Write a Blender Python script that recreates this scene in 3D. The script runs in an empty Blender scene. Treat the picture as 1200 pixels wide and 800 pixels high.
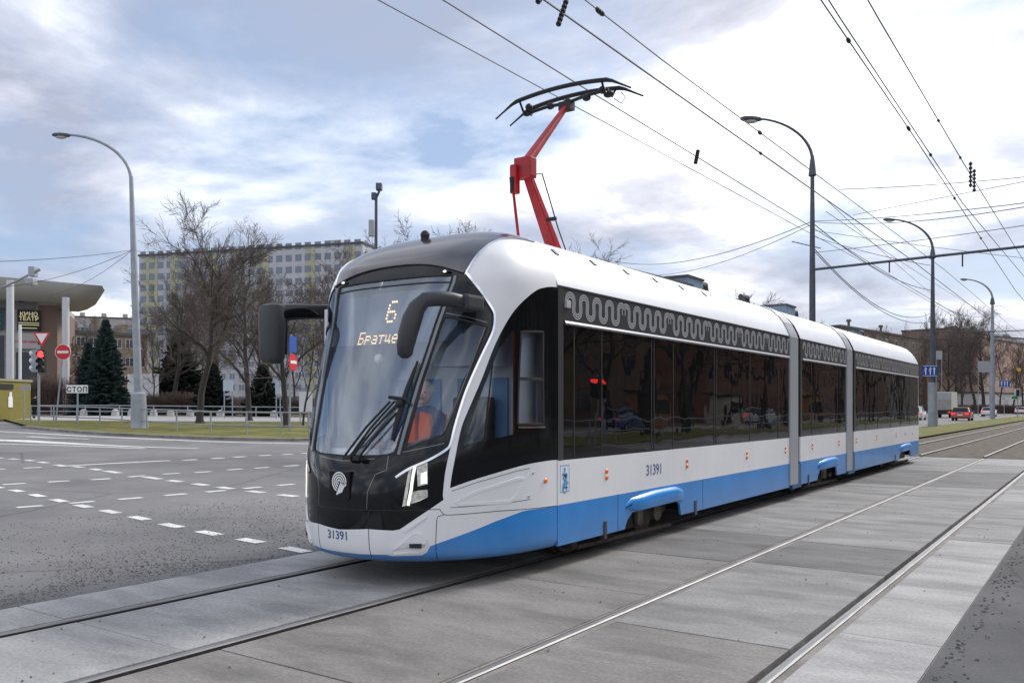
import bpy, bmesh, math, random
from mathutils import Vector, Matrix
from mathutils.geometry import delaunay_2d_cdt

scene = bpy.context.scene
COL = scene.collection
rad = math.radians
# ---------------------------------------------------------------- camera
# World: Y runs along the tram tracks (away), X to the right across them, Z up; origin = ground below the camera.
FPX, CXP, HY, EYE = 1010.0, 600.0, 476.0, 1.65
TH = math.atan(697 / FPX)
FW = (-math.sin(TH), math.cos(TH)); RT = (math.cos(TH), math.sin(TH))
cd = bpy.data.cameras.new('camera'); cam = bpy.data.objects.new('camera', cd); COL.objects.link(cam)
cam.location = (0, 0, EYE); cam.rotation_euler = (rad(90), 0, TH)
cd.sensor_width = 36; cd.lens = 36 * FPX / 1200.0
cd.shift_y = (HY - 400) / 1200.0
cd.clip_start = 0.1; cd.clip_end = 4000
scene.camera = cam
# ---------------------------------------------------------------- sky, sun, exposure
SUN_EL, SUN_AZ = rad(40), math.atan2(0.22, 0.97)      # azimuth measured from +Y towards +X
w = bpy.data.worlds.new('World'); scene.world = w; w.use_nodes = True
nt = w.node_tree; N = nt.nodes; L = nt.links; N.clear()
def wn(t, **k):
    n = N.new(t)
    for a, b in k.items(): setattr(n, a, b)
    return n
out = wn('ShaderNodeOutputWorld'); bg = wn('ShaderNodeBackground'); L.new(bg.outputs[0], out.inputs[0])
bg.inputs[1].default_value = 0.105
sky = wn('ShaderNodeTexSky', sky_type='NISHITA'); sky.sun_disc = False
sky.sun_elevation = SUN_EL; sky.sun_rotation = SUN_AZ; sky.air_density = 1.1; sky.dust_density = 1.5
tc = wn('ShaderNodeTexCoord')
sep = wn('ShaderNodeSeparateXYZ'); L.new(tc.outputs['Generated'], sep.inputs[0])
def wmath(op, a, b=None, clamp=False):
    n = wn('ShaderNodeMath', operation=op); n.use_clamp = clamp
    for i, q in enumerate((a, b)):
        if q is None: continue
        if isinstance(q, (int, float)): n.inputs[i].default_value = q
        else: L.new(q, n.inputs[i])
    return n.outputs[0]
zz = wmath('ADD', wmath('MAXIMUM', sep.outputs[2], 0.0), 0.16)
cx_ = wmath('DIVIDE', sep.outputs[0], zz); cy_ = wmath('DIVIDE', sep.outputs[1], zz)
cmb = wn('ShaderNodeCombineXYZ'); L.new(cx_, cmb.inputs[0]); L.new(cy_, cmb.inputs[1]); cmb.inputs[2].default_value = 3.7
def noise(scale, det, rough, off):
    m = wn('ShaderNodeMapping'); m.inputs['Location'].default_value = off
    L.new(cmb.outputs[0], m.inputs[0])
    n = wn('ShaderNodeTexNoise'); n.inputs['Scale'].default_value = scale
    n.inputs['Detail'].default_value = det; n.inputs['Roughness'].default_value = rough
    n.inputs['Distortion'].default_value = 0.25
    L.new(m.outputs[0], n.inputs['Vector']); return n.outputs['Fac']
def ramp(fac, stops):
    r = wn('ShaderNodeValToRGB'); L.new(fac, r.inputs[0])
    e = r.color_ramp.elements
    e[0].position, e[0].color = stops[0]; e[1].position, e[1].color = stops[1]
    for p, c in stops[2:]:
        q = e.new(p); q.color = c
    return r.outputs[0]
SKY_OFF = (7.0348, 8.4871, 0)
cov = ramp(noise(0.55, 8, 0.56, SKY_OFF), [(0.40, (0, 0, 0, 1)), (0.545, (1, 1, 1, 1))])
tone = ramp(noise(0.95, 9, 0.58, (12.748, 4.850, 0.4)), [(0.38, (3.7, 3.8, 4.6, 1)), (0.58, (12.5, 12.4, 12.4, 1)), (0.48, (6.6, 6.7, 7.5, 1))])
blue = wn('ShaderNodeMixRGB'); blue.inputs[0].default_value = 0.7
L.new(sky.outputs[0], blue.inputs[1]); blue.inputs[2].default_value = (3.1, 4.1, 6.1, 1)
mx = wn('ShaderNodeMixRGB'); L.new(cov, mx.inputs[0]); L.new(blue.outputs[0], mx.inputs[1]); L.new(tone, mx.inputs[2])
L.new(mx.outputs[0], bg.inputs[0])
sd = bpy.data.lights.new('sun', 'SUN'); so = bpy.data.objects.new('sun', sd); COL.objects.link(so)
sd.energy = 2.3; sd.angle = rad(16); sd.color = (1.0, 0.965, 0.92)
sv = Vector((math.sin(SUN_AZ) * math.cos(SUN_EL), math.cos(SUN_AZ) * math.cos(SUN_EL), math.sin(SUN_EL)))
so.rotation_euler = sv.to_track_quat('Z', 'Y').to_euler(); so.location = (0, 0, 40)
scene.view_settings.view_transform = 'Standard'; scene.view_settings.look = 'None'
scene.view_settings.exposure = 0.38; scene.view_settings.gamma = 1.0; scene.view_settings.use_curve_mapping = False
scene.cycles.use_denoising = True
scene.cycles.max_bounces = 6; scene.cycles.transparent_max_bounces = 12
scene.cycles.glossy_bounces = 3; scene.cycles.sample_clamp_indirect = 4

# ---------------------------------------------------------------- helpers
def gz(x, y=0):                                   # the land rises gently to the left of the tracks
    return 0.0122 * min(max(-9.0 - x, 0.0), 60.0)
def ray(px, py):
    u = (px - CXP) / FPX; v = (HY - py) / FPX
    return FW[0] + u * RT[0], FW[1] + u * RT[1], v
def gp(px, py):                                   # survey: where a sight line meets the land
    r = ray(px, py); t = -EYE / r[2]
    if t * r[0] < -9.0:
        t = (0.0122 * -9.0 - EYE) / (r[2] + 0.0122 * r[0])
    return Vector((t * r[0], t * r[1], gz(t * r[0])))
def at(px, d):                                    # survey: a spot at bearing px and distance d
    u = (px - CXP) / FPX
    x, y = d * (FW[0] + u * RT[0]), d * (FW[1] + u * RT[1])
    return Vector((x, y, gz(x)))
def hgt(py, d):                                   # survey: world height seen at row py and distance d
    return EYE + (HY - py) / FPX * d
def depth(p): return p[0] * FW[0] + p[1] * FW[1]

def link(o): COL.objects.link(o); return o
def tag(o, label=None, cat=None, group=None, kind=None):
    if label: o['label'] = label
    if cat: o['category'] = cat
    if group: o['group'] = group
    if kind: o['kind'] = kind
    return o
def empty(name, loc, rz=0, label=None, cat=None, group=None):
    o = link(bpy.data.objects.new(name, None)); o.location = loc; o.rotation_euler = (0, 0, rz)
    o.empty_display_size = 0.2
    return tag(o, label, cat, group)
def copy_tree(o, parent=None):
    c = o.copy(); COL.objects.link(c)
    if parent: c.parent = parent
    for ch in list(o.children): copy_tree(ch, c)
    return c

class MB:
    """collects faces; build() links them as one mesh object"""
    def __init__(s): s.v = []; s.f = []
    def add(s, vs, fs):
        b = len(s.v); s.v += [tuple(q) for q in vs]; s.f += [tuple(i + b for i in f) for f in fs]; return s
    def box(s, x0, x1, y0, y1, z0, z1, M=None):
        vs = [Vector((x, y, z)) for x in (x0, x1) for y in (y0, y1) for z in (z0, z1)]
        if M: vs = [M @ q for q in vs]
        return s.add(vs, [(0, 1, 3, 2), (4, 6, 7, 5), (0, 4, 5, 1), (2, 3, 7, 6), (0, 2, 6, 4), (1, 5, 7, 3)])
    def tube(s, pts, r, n=8, cap=True):
        pts = [Vector(p) for p in pts]; k = len(pts)
        rs = r if isinstance(r, (list, tuple)) else [r] * k
        prev = None; rings = []
        for i, p in enumerate(pts):
            t = (pts[min(i + 1, k - 1)] - pts[max(i - 1, 0)])
            if t.length < 1e-9: t = Vector((0, 0, 1))
            t.normalize()
            a = prev - t * prev.dot(t) if prev is not None else t.orthogonal()
            if a.length < 1e-6: a = t.orthogonal()
            a.normalize(); prev = a; b = t.cross(a)
            rings.append([p + (a * math.cos(2 * math.pi * j / n) + b * math.sin(2 * math.pi * j / n)) * rs[i] for j in range(n)])
        base = len(s.v)
        for rg in rings: s.v += [tuple(q) for q in rg]
        for i in range(k - 1):
            for j in range(n):
                a0 = base + i * n + j; a1 = base + i * n + (j + 1) % n
                s.f.append((a0, a1, a1 + n, a0 + n))
        if cap:
            s.f.append(tuple(base + j for j in reversed(range(n)))); s.f.append(tuple(base + (k - 1) * n + j for j in range(n)))
        return s
    def prism(s, poly, axis, a0, a1, M=None):
        """polygon in the two other axes, extruded along axis (0 x, 1 y, 2 z)"""
        n = len(poly)
        def mk(p, q):
            v = Vector((q, p[0], p[1]) if axis == 0 else (p[0], q, p[1]) if axis == 1 else (p[0], p[1], q))
            return M @ v if M else v
        vs = [mk(p, a0) for p in poly] + [mk(p, a1) for p in poly]
        fs = [tuple(range(n)), tuple(reversed(range(n, 2 * n)))] + [(i, i + n, (i + 1) % n + n, (i + 1) % n) for i in range(n)]
        return s.add(vs, fs)
    def ball(s, c, r, sc=(1, 1, 1), n=10, m=7):
        vs = []; fs = []
        for i in range(m + 1):
            a = math.pi * i / m
            for j in range(n):
                b = 2 * math.pi * j / n
                vs.append((c[0] + r * sc[0] * math.sin(a) * math.cos(b), c[1] + r * sc[1] * math.sin(a) * math.sin(b), c[2] + r * sc[2] * math.cos(a)))
        for i in range(m):
            for j in range(n):
                fs.append((i * n + j, (i + 1) * n + j, (i + 1) * n + (j + 1) % n, i * n + (j + 1) % n))
        return s.add(vs, fs)
    def build(s, name, mat, parent=None, smooth=False, bevel=0, fix=True):
        me = bpy.data.meshes.new(name); me.from_pydata(s.v, [], s.f)
        if fix or bevel:
            bm = bmesh.new(); bm.from_mesh(me)
            if fix: bmesh.ops.recalc_face_normals(bm, faces=bm.faces)
            if bevel:
                bmesh.ops.bevel(bm, geom=[e for e in bm.edges if len(e.link_faces) == 2 and e.calc_face_angle(0) > 0.5], offset=bevel, segments=2, affect='EDGES', profile=0.7)
            bm.to_mesh(me); bm.free()
        if smooth:
            me.polygons.foreach_set('use_smooth', [True] * len(me.polygons))
            try: me.set_sharp_from_angle(angle=rad(45))
            except Exception: pass
        me.materials.append(mat)
        o = link(bpy.data.objects.new(name, me))
        if parent: o.parent = parent
        return o

def loft(m, secs, mtx=None, cap=True):
    n = len(secs[0]); b = len(m.v)
    for s_ in secs: m.v += [tuple(q) for q in s_]
    for i in range(len(secs) - 1):
        for j in range(n): m.f.append((b + i * n + j, b + i * n + (j + 1) % n, b + (i + 1) * n + (j + 1) % n, b + (i + 1) * n + j))
    if cap: m.f.append(tuple(b + j for j in range(n))); m.f.append(tuple(b + (len(secs) - 1) * n + j for j in reversed(range(n))))
    return m
def rrect(c, ax, ay, wx, wy, r=.35, n=5):
    """rounded rectangle section at c spanned by ax, ay"""
    o = []
    for qx, qy, a0 in ((1, 1, 0), (-1, 1, 90), (-1, -1, 180), (1, -1, 270)):
        for k in range(n):
            a = rad(a0 + 90 * k / (n - 1)); rr = r * min(wx, wy)
            o.append(Vector(c) + Vector(ax) * (qx * (wx / 2 - rr) + rr * math.cos(a)) + Vector(ay) * (qy * (wy / 2 - rr) + rr * math.sin(a)))
    return o

def mat(name, col, rough=0.6, metal=0.0, var=0.0, vscale=3.0, bump=0.0, bscale=40.0, coat=0.0, emit=None, estr=0.0, spec=None, stretch=None, col2=None, detail=6):
    m = bpy.data.materials.new(name); m.use_nodes = True
    t = m.node_tree; b = t.nodes['Principled BSDF']
    c4 = (*col, 1)
    b.inputs['Base Color'].default_value = c4; b.inputs['Roughness'].default_value = rough
    b.inputs['Metallic'].default_value = metal; b.inputs['Coat Weight'].default_value = coat
    b.inputs['Coat Roughness'].default_value = 0.04
    if spec is not None: b.inputs['Specular IOR Level'].default_value = spec
    if emit: b.inputs['Emission Color'].default_value = (*emit, 1); b.inputs['Emission Strength'].default_value = estr
    if var or bump:
        tcn = t.nodes.new('ShaderNodeTexCoord'); mp = t.nodes.new('ShaderNodeMapping')
        t.links.new(tcn.outputs['Object'], mp.inputs[0])
        if stretch: mp.inputs['Scale'].default_value = stretch
    if var:
        n = t.nodes.new('ShaderNodeTexNoise'); n.inputs['Scale'].default_value = vscale; n.inputs['Detail'].default_value = detail; n.inputs['Roughness'].default_value = 0.6
        t.links.new(mp.outputs[0], n.inputs['Vector'])
        r = t.nodes.new('ShaderNodeValToRGB'); r.color_ramp.elements[0].position = 0.32; r.color_ramp.elements[1].position = 0.68
        lo = [max(0, q * (1 - var)) for q in col]; hi = [min(1, q * (1 + var)) for q in (col2 or col)]
        r.color_ramp.elements[0].color = (*lo, 1); r.color_ramp.elements[1].color = (*hi, 1)
        t.links.new(n.outputs['Fac'], r.inputs[0]); t.links.new(r.outputs[0], b.inputs['Base Color'])
    if bump:
        n2 = t.nodes.new('ShaderNodeTexNoise'); n2.inputs['Scale'].default_value = bscale; n2.inputs['Detail'].default_value = 4
        t.links.new(mp.outputs[0], n2.inputs['Vector'])
        bn = t.nodes.new('ShaderNodeBump'); bn.inputs['Strength'].default_value = bump; bn.inputs['Distance'].default_value = 0.02
        t.links.new(n2.outputs['Fac'], bn.inputs['Height']); t.links.new(bn.outputs[0], b.inputs['Normal'])
    return m
def glass(name, tint, refl, rough=0.0):
    m = bpy.data.materials.new(name); m.use_nodes = True; t = m.node_tree; t.nodes.clear()
    o = t.nodes.new('ShaderNodeOutputMaterial'); mxn = t.nodes.new('ShaderNodeMixShader')
    tr = t.nodes.new('ShaderNodeBsdfTransparent'); tr.inputs[0].default_value = (*tint, 1)
    g = t.nodes.new('ShaderNodeBsdfGlossy'); g.inputs['Roughness'].default_value = rough; g.inputs['Color'].default_value = (.78, .88, 1, 1)
    lw = t.nodes.new('ShaderNodeFresnel'); lw.inputs['IOR'].default_value = 1.5
    ad = t.nodes.new('ShaderNodeMath'); ad.operation = 'ADD'; ad.use_clamp = True; ad.inputs[1].default_value = refl
    t.links.new(lw.outputs[0], ad.inputs[0]); t.links.new(ad.outputs[0], mxn.inputs[0])
    t.links.new(tr.outputs[0], mxn.inputs[1]); t.links.new(g.outputs[0], mxn.inputs[2]); t.links.new(mxn.outputs[0], o.inputs[0])
    return m

M = {}
M['white'] = mat('white_paint', (.80, .81, .83), .38, coat=.12, var=.035, vscale=1.3, detail=9)
M['roofwhite'] = mat('roof_paint', (.76, .78, .82), .4, coat=.1, var=.04, vscale=1.5)
M['blue'] = mat('blue_paint', (.018, .225, .62), .34, coat=.2, var=.10, vscale=1.6, detail=9)
M['bluegrey'] = mat('roof_box_paint', (.16, .23, .3), .5, var=.15)
M['gloss'] = mat('gloss_black_panel', (.006, .007, .009), .07, spec=.4)
M['black'] = mat('matte_black', (.012, .012, .013), .6)
M['rubber'] = mat('rubber', (.02, .02, .02), .75)
M['mirror_shell'] = mat('mirror_plastic', (.035, .037, .042), .5)
M['brow'] = mat('graphite_paint', (.12, .12, .125), .22, metal=.6, coat=.6)
M['frame_grey'] = mat('gangway_frame_paint', (.33, .345, .37), .4)
M['silver'] = mat('bright_trim', (.82, .83, .85), .16, metal=1)
M['chrome'] = mat('satin_steel', (.6, .6, .62), .3, metal=1)
M['band'] = mat('graphite_band', (.05, .05, .054), .35)
M['orna'] = mat('ornament_grey', (.42, .43, .45), .5)
M['darkglass'] = mat('tinted_glass', (.004, .004, .005), .012, spec=.7)
def wavy(m, sc, st):
    t = m.node_tree; n = t.nodes.new('ShaderNodeTexNoise'); n.inputs['Scale'].default_value = sc; n.inputs['Detail'].default_value = 1.5
    c = t.nodes.new('ShaderNodeTexCoord'); t.links.new(c.outputs['Object'], n.inputs['Vector'])
    b = t.nodes.new('ShaderNodeBump'); b.inputs['Strength'].default_value = st; b.inputs['Distance'].default_value = .02; t.links.new(n.outputs['Fac'], b.inputs['Height'])
    t.links.new(b.outputs[0], t.nodes['Principled BSDF'].inputs['Normal'])
M['darkglass'].node_tree.nodes['Principled BSDF'].inputs['IOR'].default_value = 1.75
wavy(M['darkglass'], 2.2, .12)
def dusty(m, z0, z1, amt, col=(.27, .25, .225)):
    """road film thrown up on the lowest part of the panels"""
    t = m.node_tree; b = t.nodes['Principled BSDF']; src = b.inputs['Base Color'].links[0].from_socket
    c = t.nodes.new('ShaderNodeTexCoord'); s = t.nodes.new('ShaderNodeSeparateXYZ'); t.links.new(c.outputs['Object'], s.inputs[0])
    r = t.nodes.new('ShaderNodeMapRange'); t.links.new(s.outputs[2], r.inputs[0]); r.inputs[1].default_value = z1; r.inputs[2].default_value = z0; r.inputs[3].default_value = 0; r.inputs[4].default_value = amt
    mp = t.nodes.new('ShaderNodeMapping'); mp.inputs['Scale'].default_value = (1, 4, .8); t.links.new(c.outputs['Object'], mp.inputs[0])
    n = t.nodes.new('ShaderNodeTexNoise'); n.inputs['Scale'].default_value = 2.5; n.inputs['Detail'].default_value = 8; t.links.new(mp.outputs[0], n.inputs['Vector'])
    k = t.nodes.new('ShaderNodeMath'); k.operation = 'MULTIPLY'; t.links.new(r.outputs[0], k.inputs[0]); t.links.new(n.outputs['Fac'], k.inputs[1])
    x = t.nodes.new('ShaderNodeMixRGB'); t.links.new(k.outputs[0], x.inputs[0]); t.links.new(src, x.inputs[1]); x.inputs[2].default_value = (*col, 1); t.links.new(x.outputs[0], b.inputs['Base Color'])
dusty(M['blue'], .22, .55, .5); dusty(M['white'], .3, 1.15, .2)
M['ws'] = glass('windshield_glass', (.95, .97, 1), .16)
M['cg'] = glass('cab_side_glass', (.86, .9, .94), .03)
M['interior'] = mat('cab_lining', (.8, .84, .88), .6)
M['dash'] = mat('dashboard_plastic', (.55, .55, .54), .55)
M['stripe'] = mat('blue_partition', (.2, .4, .68), .5)
M['under'] = mat('underframe', (.045, .036, .028), .8, var=.5, vscale=8)
M['wheelsteel'] = mat('wheel_steel', (.13, .11, .09), .5, metal=.5, var=.4, vscale=10)
M['orange'] = mat('orange_marker', (.85, .2, .02), .35)
M['lampglass'] = mat('headlamp_lens', (.72, .71, .66), .22, metal=.5, coat=.6, var=.35, vscale=26)
M['lampon'] = mat('running_light', (.9, .88, .8), .3, emit=(1, .97, .85), estr=.55)
M['led'] = mat('led_amber', (.9, .7, .4), .5, emit=(1, .62, .28), estr=1.5)
M['display'] = mat('display_panel', (.14, .19, .26), .4)
M['ink'] = mat('number_blue', (.03, .1, .25), .5)
M['crest'] = mat('crest_blue', (.12, .33, .62), .5)
M['red'] = mat('pantograph_red', (.36, .008, .012), .42, var=.3, vscale=5)
M['carbon'] = mat('contact_strip', (.02, .02, .022), .5, metal=.3)
M['whitetxt'] = mat('sign_white', (.8, .8, .8), .5)
M['pole'] = mat('pole_galvanised', (.30, .33, .37), .55, metal=.2, var=.15, vscale=2)
M['poledark'] = mat('pole_dark', (.07, .085, .11), .55, var=.3, vscale=1)
M['wire'] = mat('wire', (.015, .015, .017), .6)
M['signred'] = mat('sign_red', (.62, .02, .03), .4)
M['signblue'] = mat('sign_blue', (.015, .08, .38), .4)
M['tred'] = mat('red_signal', (.9, .05, .03), .4, emit=(1, .04, .03), estr=2.5)
M['bark'] = mat('bark', (.05, .044, .04), .9, var=.35, vscale=6, bump=.5, bscale=12)
M['twig'] = mat('twigs', (.095, .078, .068), .9, var=.3, vscale=.6)
M['twigr'] = mat('reddish_twigs', (.13, .092, .075), .9, var=.3, vscale=.6)
M['needle'] = mat('blue_spruce_needles', (.035, .065, .06), .8, var=.45, vscale=2)
M['needled'] = mat('dark_needles', (.022, .034, .026), .8, var=.45, vscale=2)
M['skin'] = mat('skin', (.72, .46, .37), .55)
M['navy'] = mat('navy_cloth', (.03, .06, .16), .85)
M['hiviz'] = mat('orange_vest', (.95, .13, .02), .7)
M['reflect'] = mat('reflective_tape', (.35, .36, .36), .5)
M['grey_hair'] = mat('grey_hair', (.6, .58, .56), .9)
M['cloth_black'] = mat('dark_coat', (.012, .012, .016), .9)
M['olive'] = mat('kiosk_olive', (.2, .17, .03), .6, var=.1)
M['tyre'] = mat('tyre_rubber', (.015, .015, .015), .85)
M['whitecar'] = mat('white_car_paint', (.7, .71, .73), .3, coat=.6)
M['redcar'] = mat('red_car_paint', (.38, .05, .045), .3, coat=.6)
M['carglass'] = mat('car_glass', (.02, .024, .03), .05)
M['tail'] = mat('tail_lamp', (.6, .02, .02), .3, emit=(1, .05, .03), estr=.7)
M['greybox'] = mat('van_box_grey', (.3, .29, .28), .6, var=.1)
M['palebox'] = mat('van_box_side', (.48, .52, .42), .6)
# ================================================================ GROUND
rnd = random.Random(7)
def ground_mat(name, c1, c2, scale, grain, rough=.85, crack=0.0, stretch=(1, 1, 1), patch=None, mid=.5):
    m = bpy.data.materials.new(name); m.use_nodes = True; t = m.node_tree; b = t.nodes['Principled BSDF']
    b.inputs['Roughness'].default_value = rough; b.inputs['Specular IOR Level'].default_value = .25
    tcn = t.nodes.new('ShaderNodeTexCoord'); mp = t.nodes.new('ShaderNodeMapping'); mp.inputs['Scale'].default_value = stretch
    t.links.new(tcn.outputs['Object'], mp.inputs[0])
    def nz(s, d, r=.6, src=None):
        n = t.nodes.new('ShaderNodeTexNoise'); n.inputs['Scale'].default_value = s; n.inputs['Detail'].default_value = d; n.inputs['Roughness'].default_value = r
        t.links.new(src or mp.outputs[0], n.inputs['Vector']); return n.outputs['Fac']
    def mix(kind, fac, a, bb):
        x = t.nodes.new('ShaderNodeMixRGB'); x.blend_type = kind
        for i, q in ((0, fac), (1, a), (2, bb)):
            if isinstance(q, (int, float)): x.inputs[i].default_value = q
            elif isinstance(q, tuple): x.inputs[i].default_value = (*q, 1)
            else: t.links.new(q, x.inputs[i])
        return x.outputs[0]
    def rmp(f, p0, p1, a=(0, 0, 0), bb=(1, 1, 1)):
        r = t.nodes.new('ShaderNodeValToRGB'); r.color_ramp.elements[0].position = p0; r.color_ramp.elements[1].position = p1
        r.color_ramp.elements[0].color = (*a, 1); r.color_ramp.elements[1].color = (*bb, 1); t.links.new(f, r.inputs[0]); return r.outputs[0]
    col = mix('MIX', rmp(nz(scale, 7), mid - .15, mid + .15), c1, c2)
    fine = rmp(nz(grain, 3, .7, tcn.outputs['Object']), .3, .72, (.72, .72, .72), (1.22, 1.22, 1.22))
    col = mix('MULTIPLY', .8, col, fine)
    if patch:
        col = mix('MULTIPLY', rmp(nz(patch, 5, .65), .5, .60), col, (.80, .80, .81))
    if crack:
        v = t.nodes.new('ShaderNodeTexVoronoi'); v.feature = 'DISTANCE_TO_EDGE'; v.inputs['Scale'].default_value = crack
        wv = t.nodes.new('ShaderNodeMixRGB'); wv.inputs[0].default_value = .12
        n3 = t.nodes.new('ShaderNodeTexNoise'); n3.inputs['Scale'].default_value = 2.5; n3.inputs['Detail'].default_value = 6
        t.links.new(tcn.outputs['Object'], wv.inputs[1]); t.links.new(n3.outputs['Color'], wv.inputs[2]); t.links.new(tcn.outputs['Object'], n3.inputs['Vector'])
        t.links.new(wv.outputs[0], v.inputs['Vector'])
        col = mix('MULTIPLY', rmp(v.outputs['Distance'], .002, .006, (.55, .55, .55), (0, 0, 0)), col, (.35, .35, .36))
    t.links.new(col, b.inputs['Base Color'])
    bn = t.nodes.new('ShaderNodeBump'); bn.inputs['Strength'].default_value = .5; bn.inputs['Distance'].default_value = .01
    t.links.new(nz(grain * .8, 4, .7, tcn.outputs['Object']), bn.inputs['Height']); t.links.new(bn.outputs[0], b.inputs['Normal'])
    return m
G_ASPH = ground_mat('asphalt', (.165, .163, .163), (.225, .221, .219), .35, 45, patch=.12, crack=.16)
G_NEAR = ground_mat('asphalt_near', (.075, .075, .078), (.115, .115, .117), .8, 55, crack=.4)
G_BALL = ground_mat('dirt_ballast', (.07, .058, .045), (.17, .145, .115), 3, 22, rough=.95)
G_GRASS = ground_mat('grass', (.085, .1, .022), (.2, .18, .055), .9, 18, rough=.95)
G_PARK = ground_mat('park_ground', (.06, .06, .03), (.13, .11, .06), .5, 10, rough=.95)
G_PATH = ground_mat('path_paving', (.32, .32, .33), (.42, .41, .40), .6, 12)
G_KERB = ground_mat('kerb_stone', (.18, .165, .15), (.3, .28, .26), 1.5, 30)
G_PAINT = ground_mat('road_paint', (.5, .5, .49), (.72, .72, .70), 3.5, 30, mid=.46)

def kind(o, label=None):
    o['kind'] = 'structure'
    return o
TX0, TX1, TY1 = -7.42, -0.93, 31.0
xs = [-900, -400, -200, -120, -69] + list(range(-65, -9, 4)) + [-9, TX0 - .002, TX0, -4, TX1, TX1 + .002, 3, 20, 60, 200, 900]
ys = [-60, -20, 0, 10, 20, TY1, TY1 + .01, 60, 120, 250, 400, 401, 1500]
gm = MB()
gi = {}
for j, y in enumerate(ys):
    for i, x in enumerate(xs):
        z = gz(x)
        if TX0 <= x <= TX1: z = -.12 if y <= TY1 else (-.09 if y < 400.5 else 0)
        gi[(i, j)] = len(gm.v); gm.v.append((x, y, z))
for j in range(len(ys) - 1):
    for i in range(len(xs) - 1):
        gm.f.append((gi[(i, j)], gi[(i + 1, j)], gi[(i + 1, j + 1)], gi[(i, j + 1)]))
g = kind(gm.build('ground', G_ASPH, fix=False))

def sheet(name, front, back, off, material, nu=24, nv=6, k='structure'):
    """a surface lofted between two ground lines, lying off above the land"""
    def samp(pl, t):
        d = [0]
        for a, b in zip(pl, pl[1:]): d.append(d[-1] + math.dist(a[:2], b[:2]))
        s = t * d[-1]
        for i in range(len(pl) - 1):
            if s <= d[i + 1] + 1e-9:
                q = (s - d[i]) / max(1e-9, d[i + 1] - d[i]); return [pl[i][0] + (pl[i + 1][0] - pl[i][0]) * q, pl[i][1] + (pl[i + 1][1] - pl[i][1]) * q]
        return pl[-1][:2]
    m = MB()
    for j in range(nv + 1):
        for i in range(nu + 1):
            a, b = samp(front, i / nu), samp(back, i / nu)
            x, y = a[0] + (b[0] - a[0]) * j / nv, a[1] + (b[1] - a[1]) * j / nv
            m.v.append((x, y, gz(x) + off))
    for j in range(nv):
        for i in range(nu):
            a = j * (nu + 1) + i; m.f.append((a, a + 1, a + nu + 2, a + nu + 1))
    o = m.build(name, material); o['kind'] = k
    return o
def kerb(name, pl, w_=.3, h_=.13, side=1):
    m = MB(); pl = [Vector((p[0], p[1])) for p in pl]; n = len(pl); prof = []
    for i, p in enumerate(pl):
        t = (pl[min(i + 1, n - 1)] - pl[max(i - 1, 0)]).normalized(); nn = Vector((-t.y, t.x)) * side
        a, b = p, p + nn * w_; za, zb = gz(a.x), gz(b.x)
        prof.append([(a.x, a.y, za - .05), (a.x, a.y, za + h_ - .02), (a.x + nn.x * .02, a.y + nn.y * .02, za + h_), (b.x, b.y, zb + h_), (b.x, b.y, zb - .05)])
    for pr in prof: m.v += pr
    for i in range(n - 1):
        for k in range(4): m.f.append((i * 5 + k, i * 5 + k + 1, i * 5 + k + 6, i * 5 + k + 5))
    return kind(m.build(name, G_KERB))

# the corner island on the left: kerb, grass, path, park
corner = [gp(*p) for p in ((26, 501.5), (45, 503.5), (70, 505.8), (95, 507.8), (120, 509.6), (160, 511.6), (200, 513.4), (250, 515.2), (300, 516.4), (345, 517))]
corner = [(p.x, p.y) for p in corner] + [(-26.6, 26.5), (-26.2, 30), (-26, 40), (-26, 320)]
kerb('kerb', corner)
ci = [(x + (-.25 if x > -27 else 0), y + (.3 if x < -27 else 0)) for x, y in corner]
backg = [at(*p) for p in ((4, 60), (60, 58), (150, 58), (260, 59), (360, 60))]
sheet('grass_island', ci[:10] + [(-26.9, 26.7)], [(p.x, p.y) for p in backg], .125, G_GRASS, 40, 8)
b2 = [at(*p) for p in ((4, 74), (60, 74), (150, 74), (260, 74), (360, 75))]
sheet('park_path', [(p.x, p.y) for p in backg], [(p.x, p.y) for p in b2], .115, G_PATH, 30, 4)
b3 = [at(*p) for p in ((-160, 420), (0, 420), (150, 420), (300, 420), (430, 420))]
b2w = [at(*p) for p in ((-60, 74), (60, 74), (150, 74), (260, 74), (360, 75))]
sheet('park_ground', [(p.x, p.y) for p in b2w], [(p.x, p.y) for p in b3], .1, G_PARK, 30, 14)
# right verge beside the far tracks
sheet('grass_verge', [(-11.3, 30.6), (-11.6, 330)], [(-7.75, 31.5), (-7.75, 330)], .1, G_GRASS, 60, 3)
kerb('kerb', [(-7.9, 30.3), (-11.35, 30.3), (-11.65, 331)], .25, .12, side=-1)
sheet('dirt_bed', [(-7.8, 31.05), (-7.8, 399)], [(-.4, 31.05), (-.4, 399)], .012, G_BALL, 60, 1)

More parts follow.
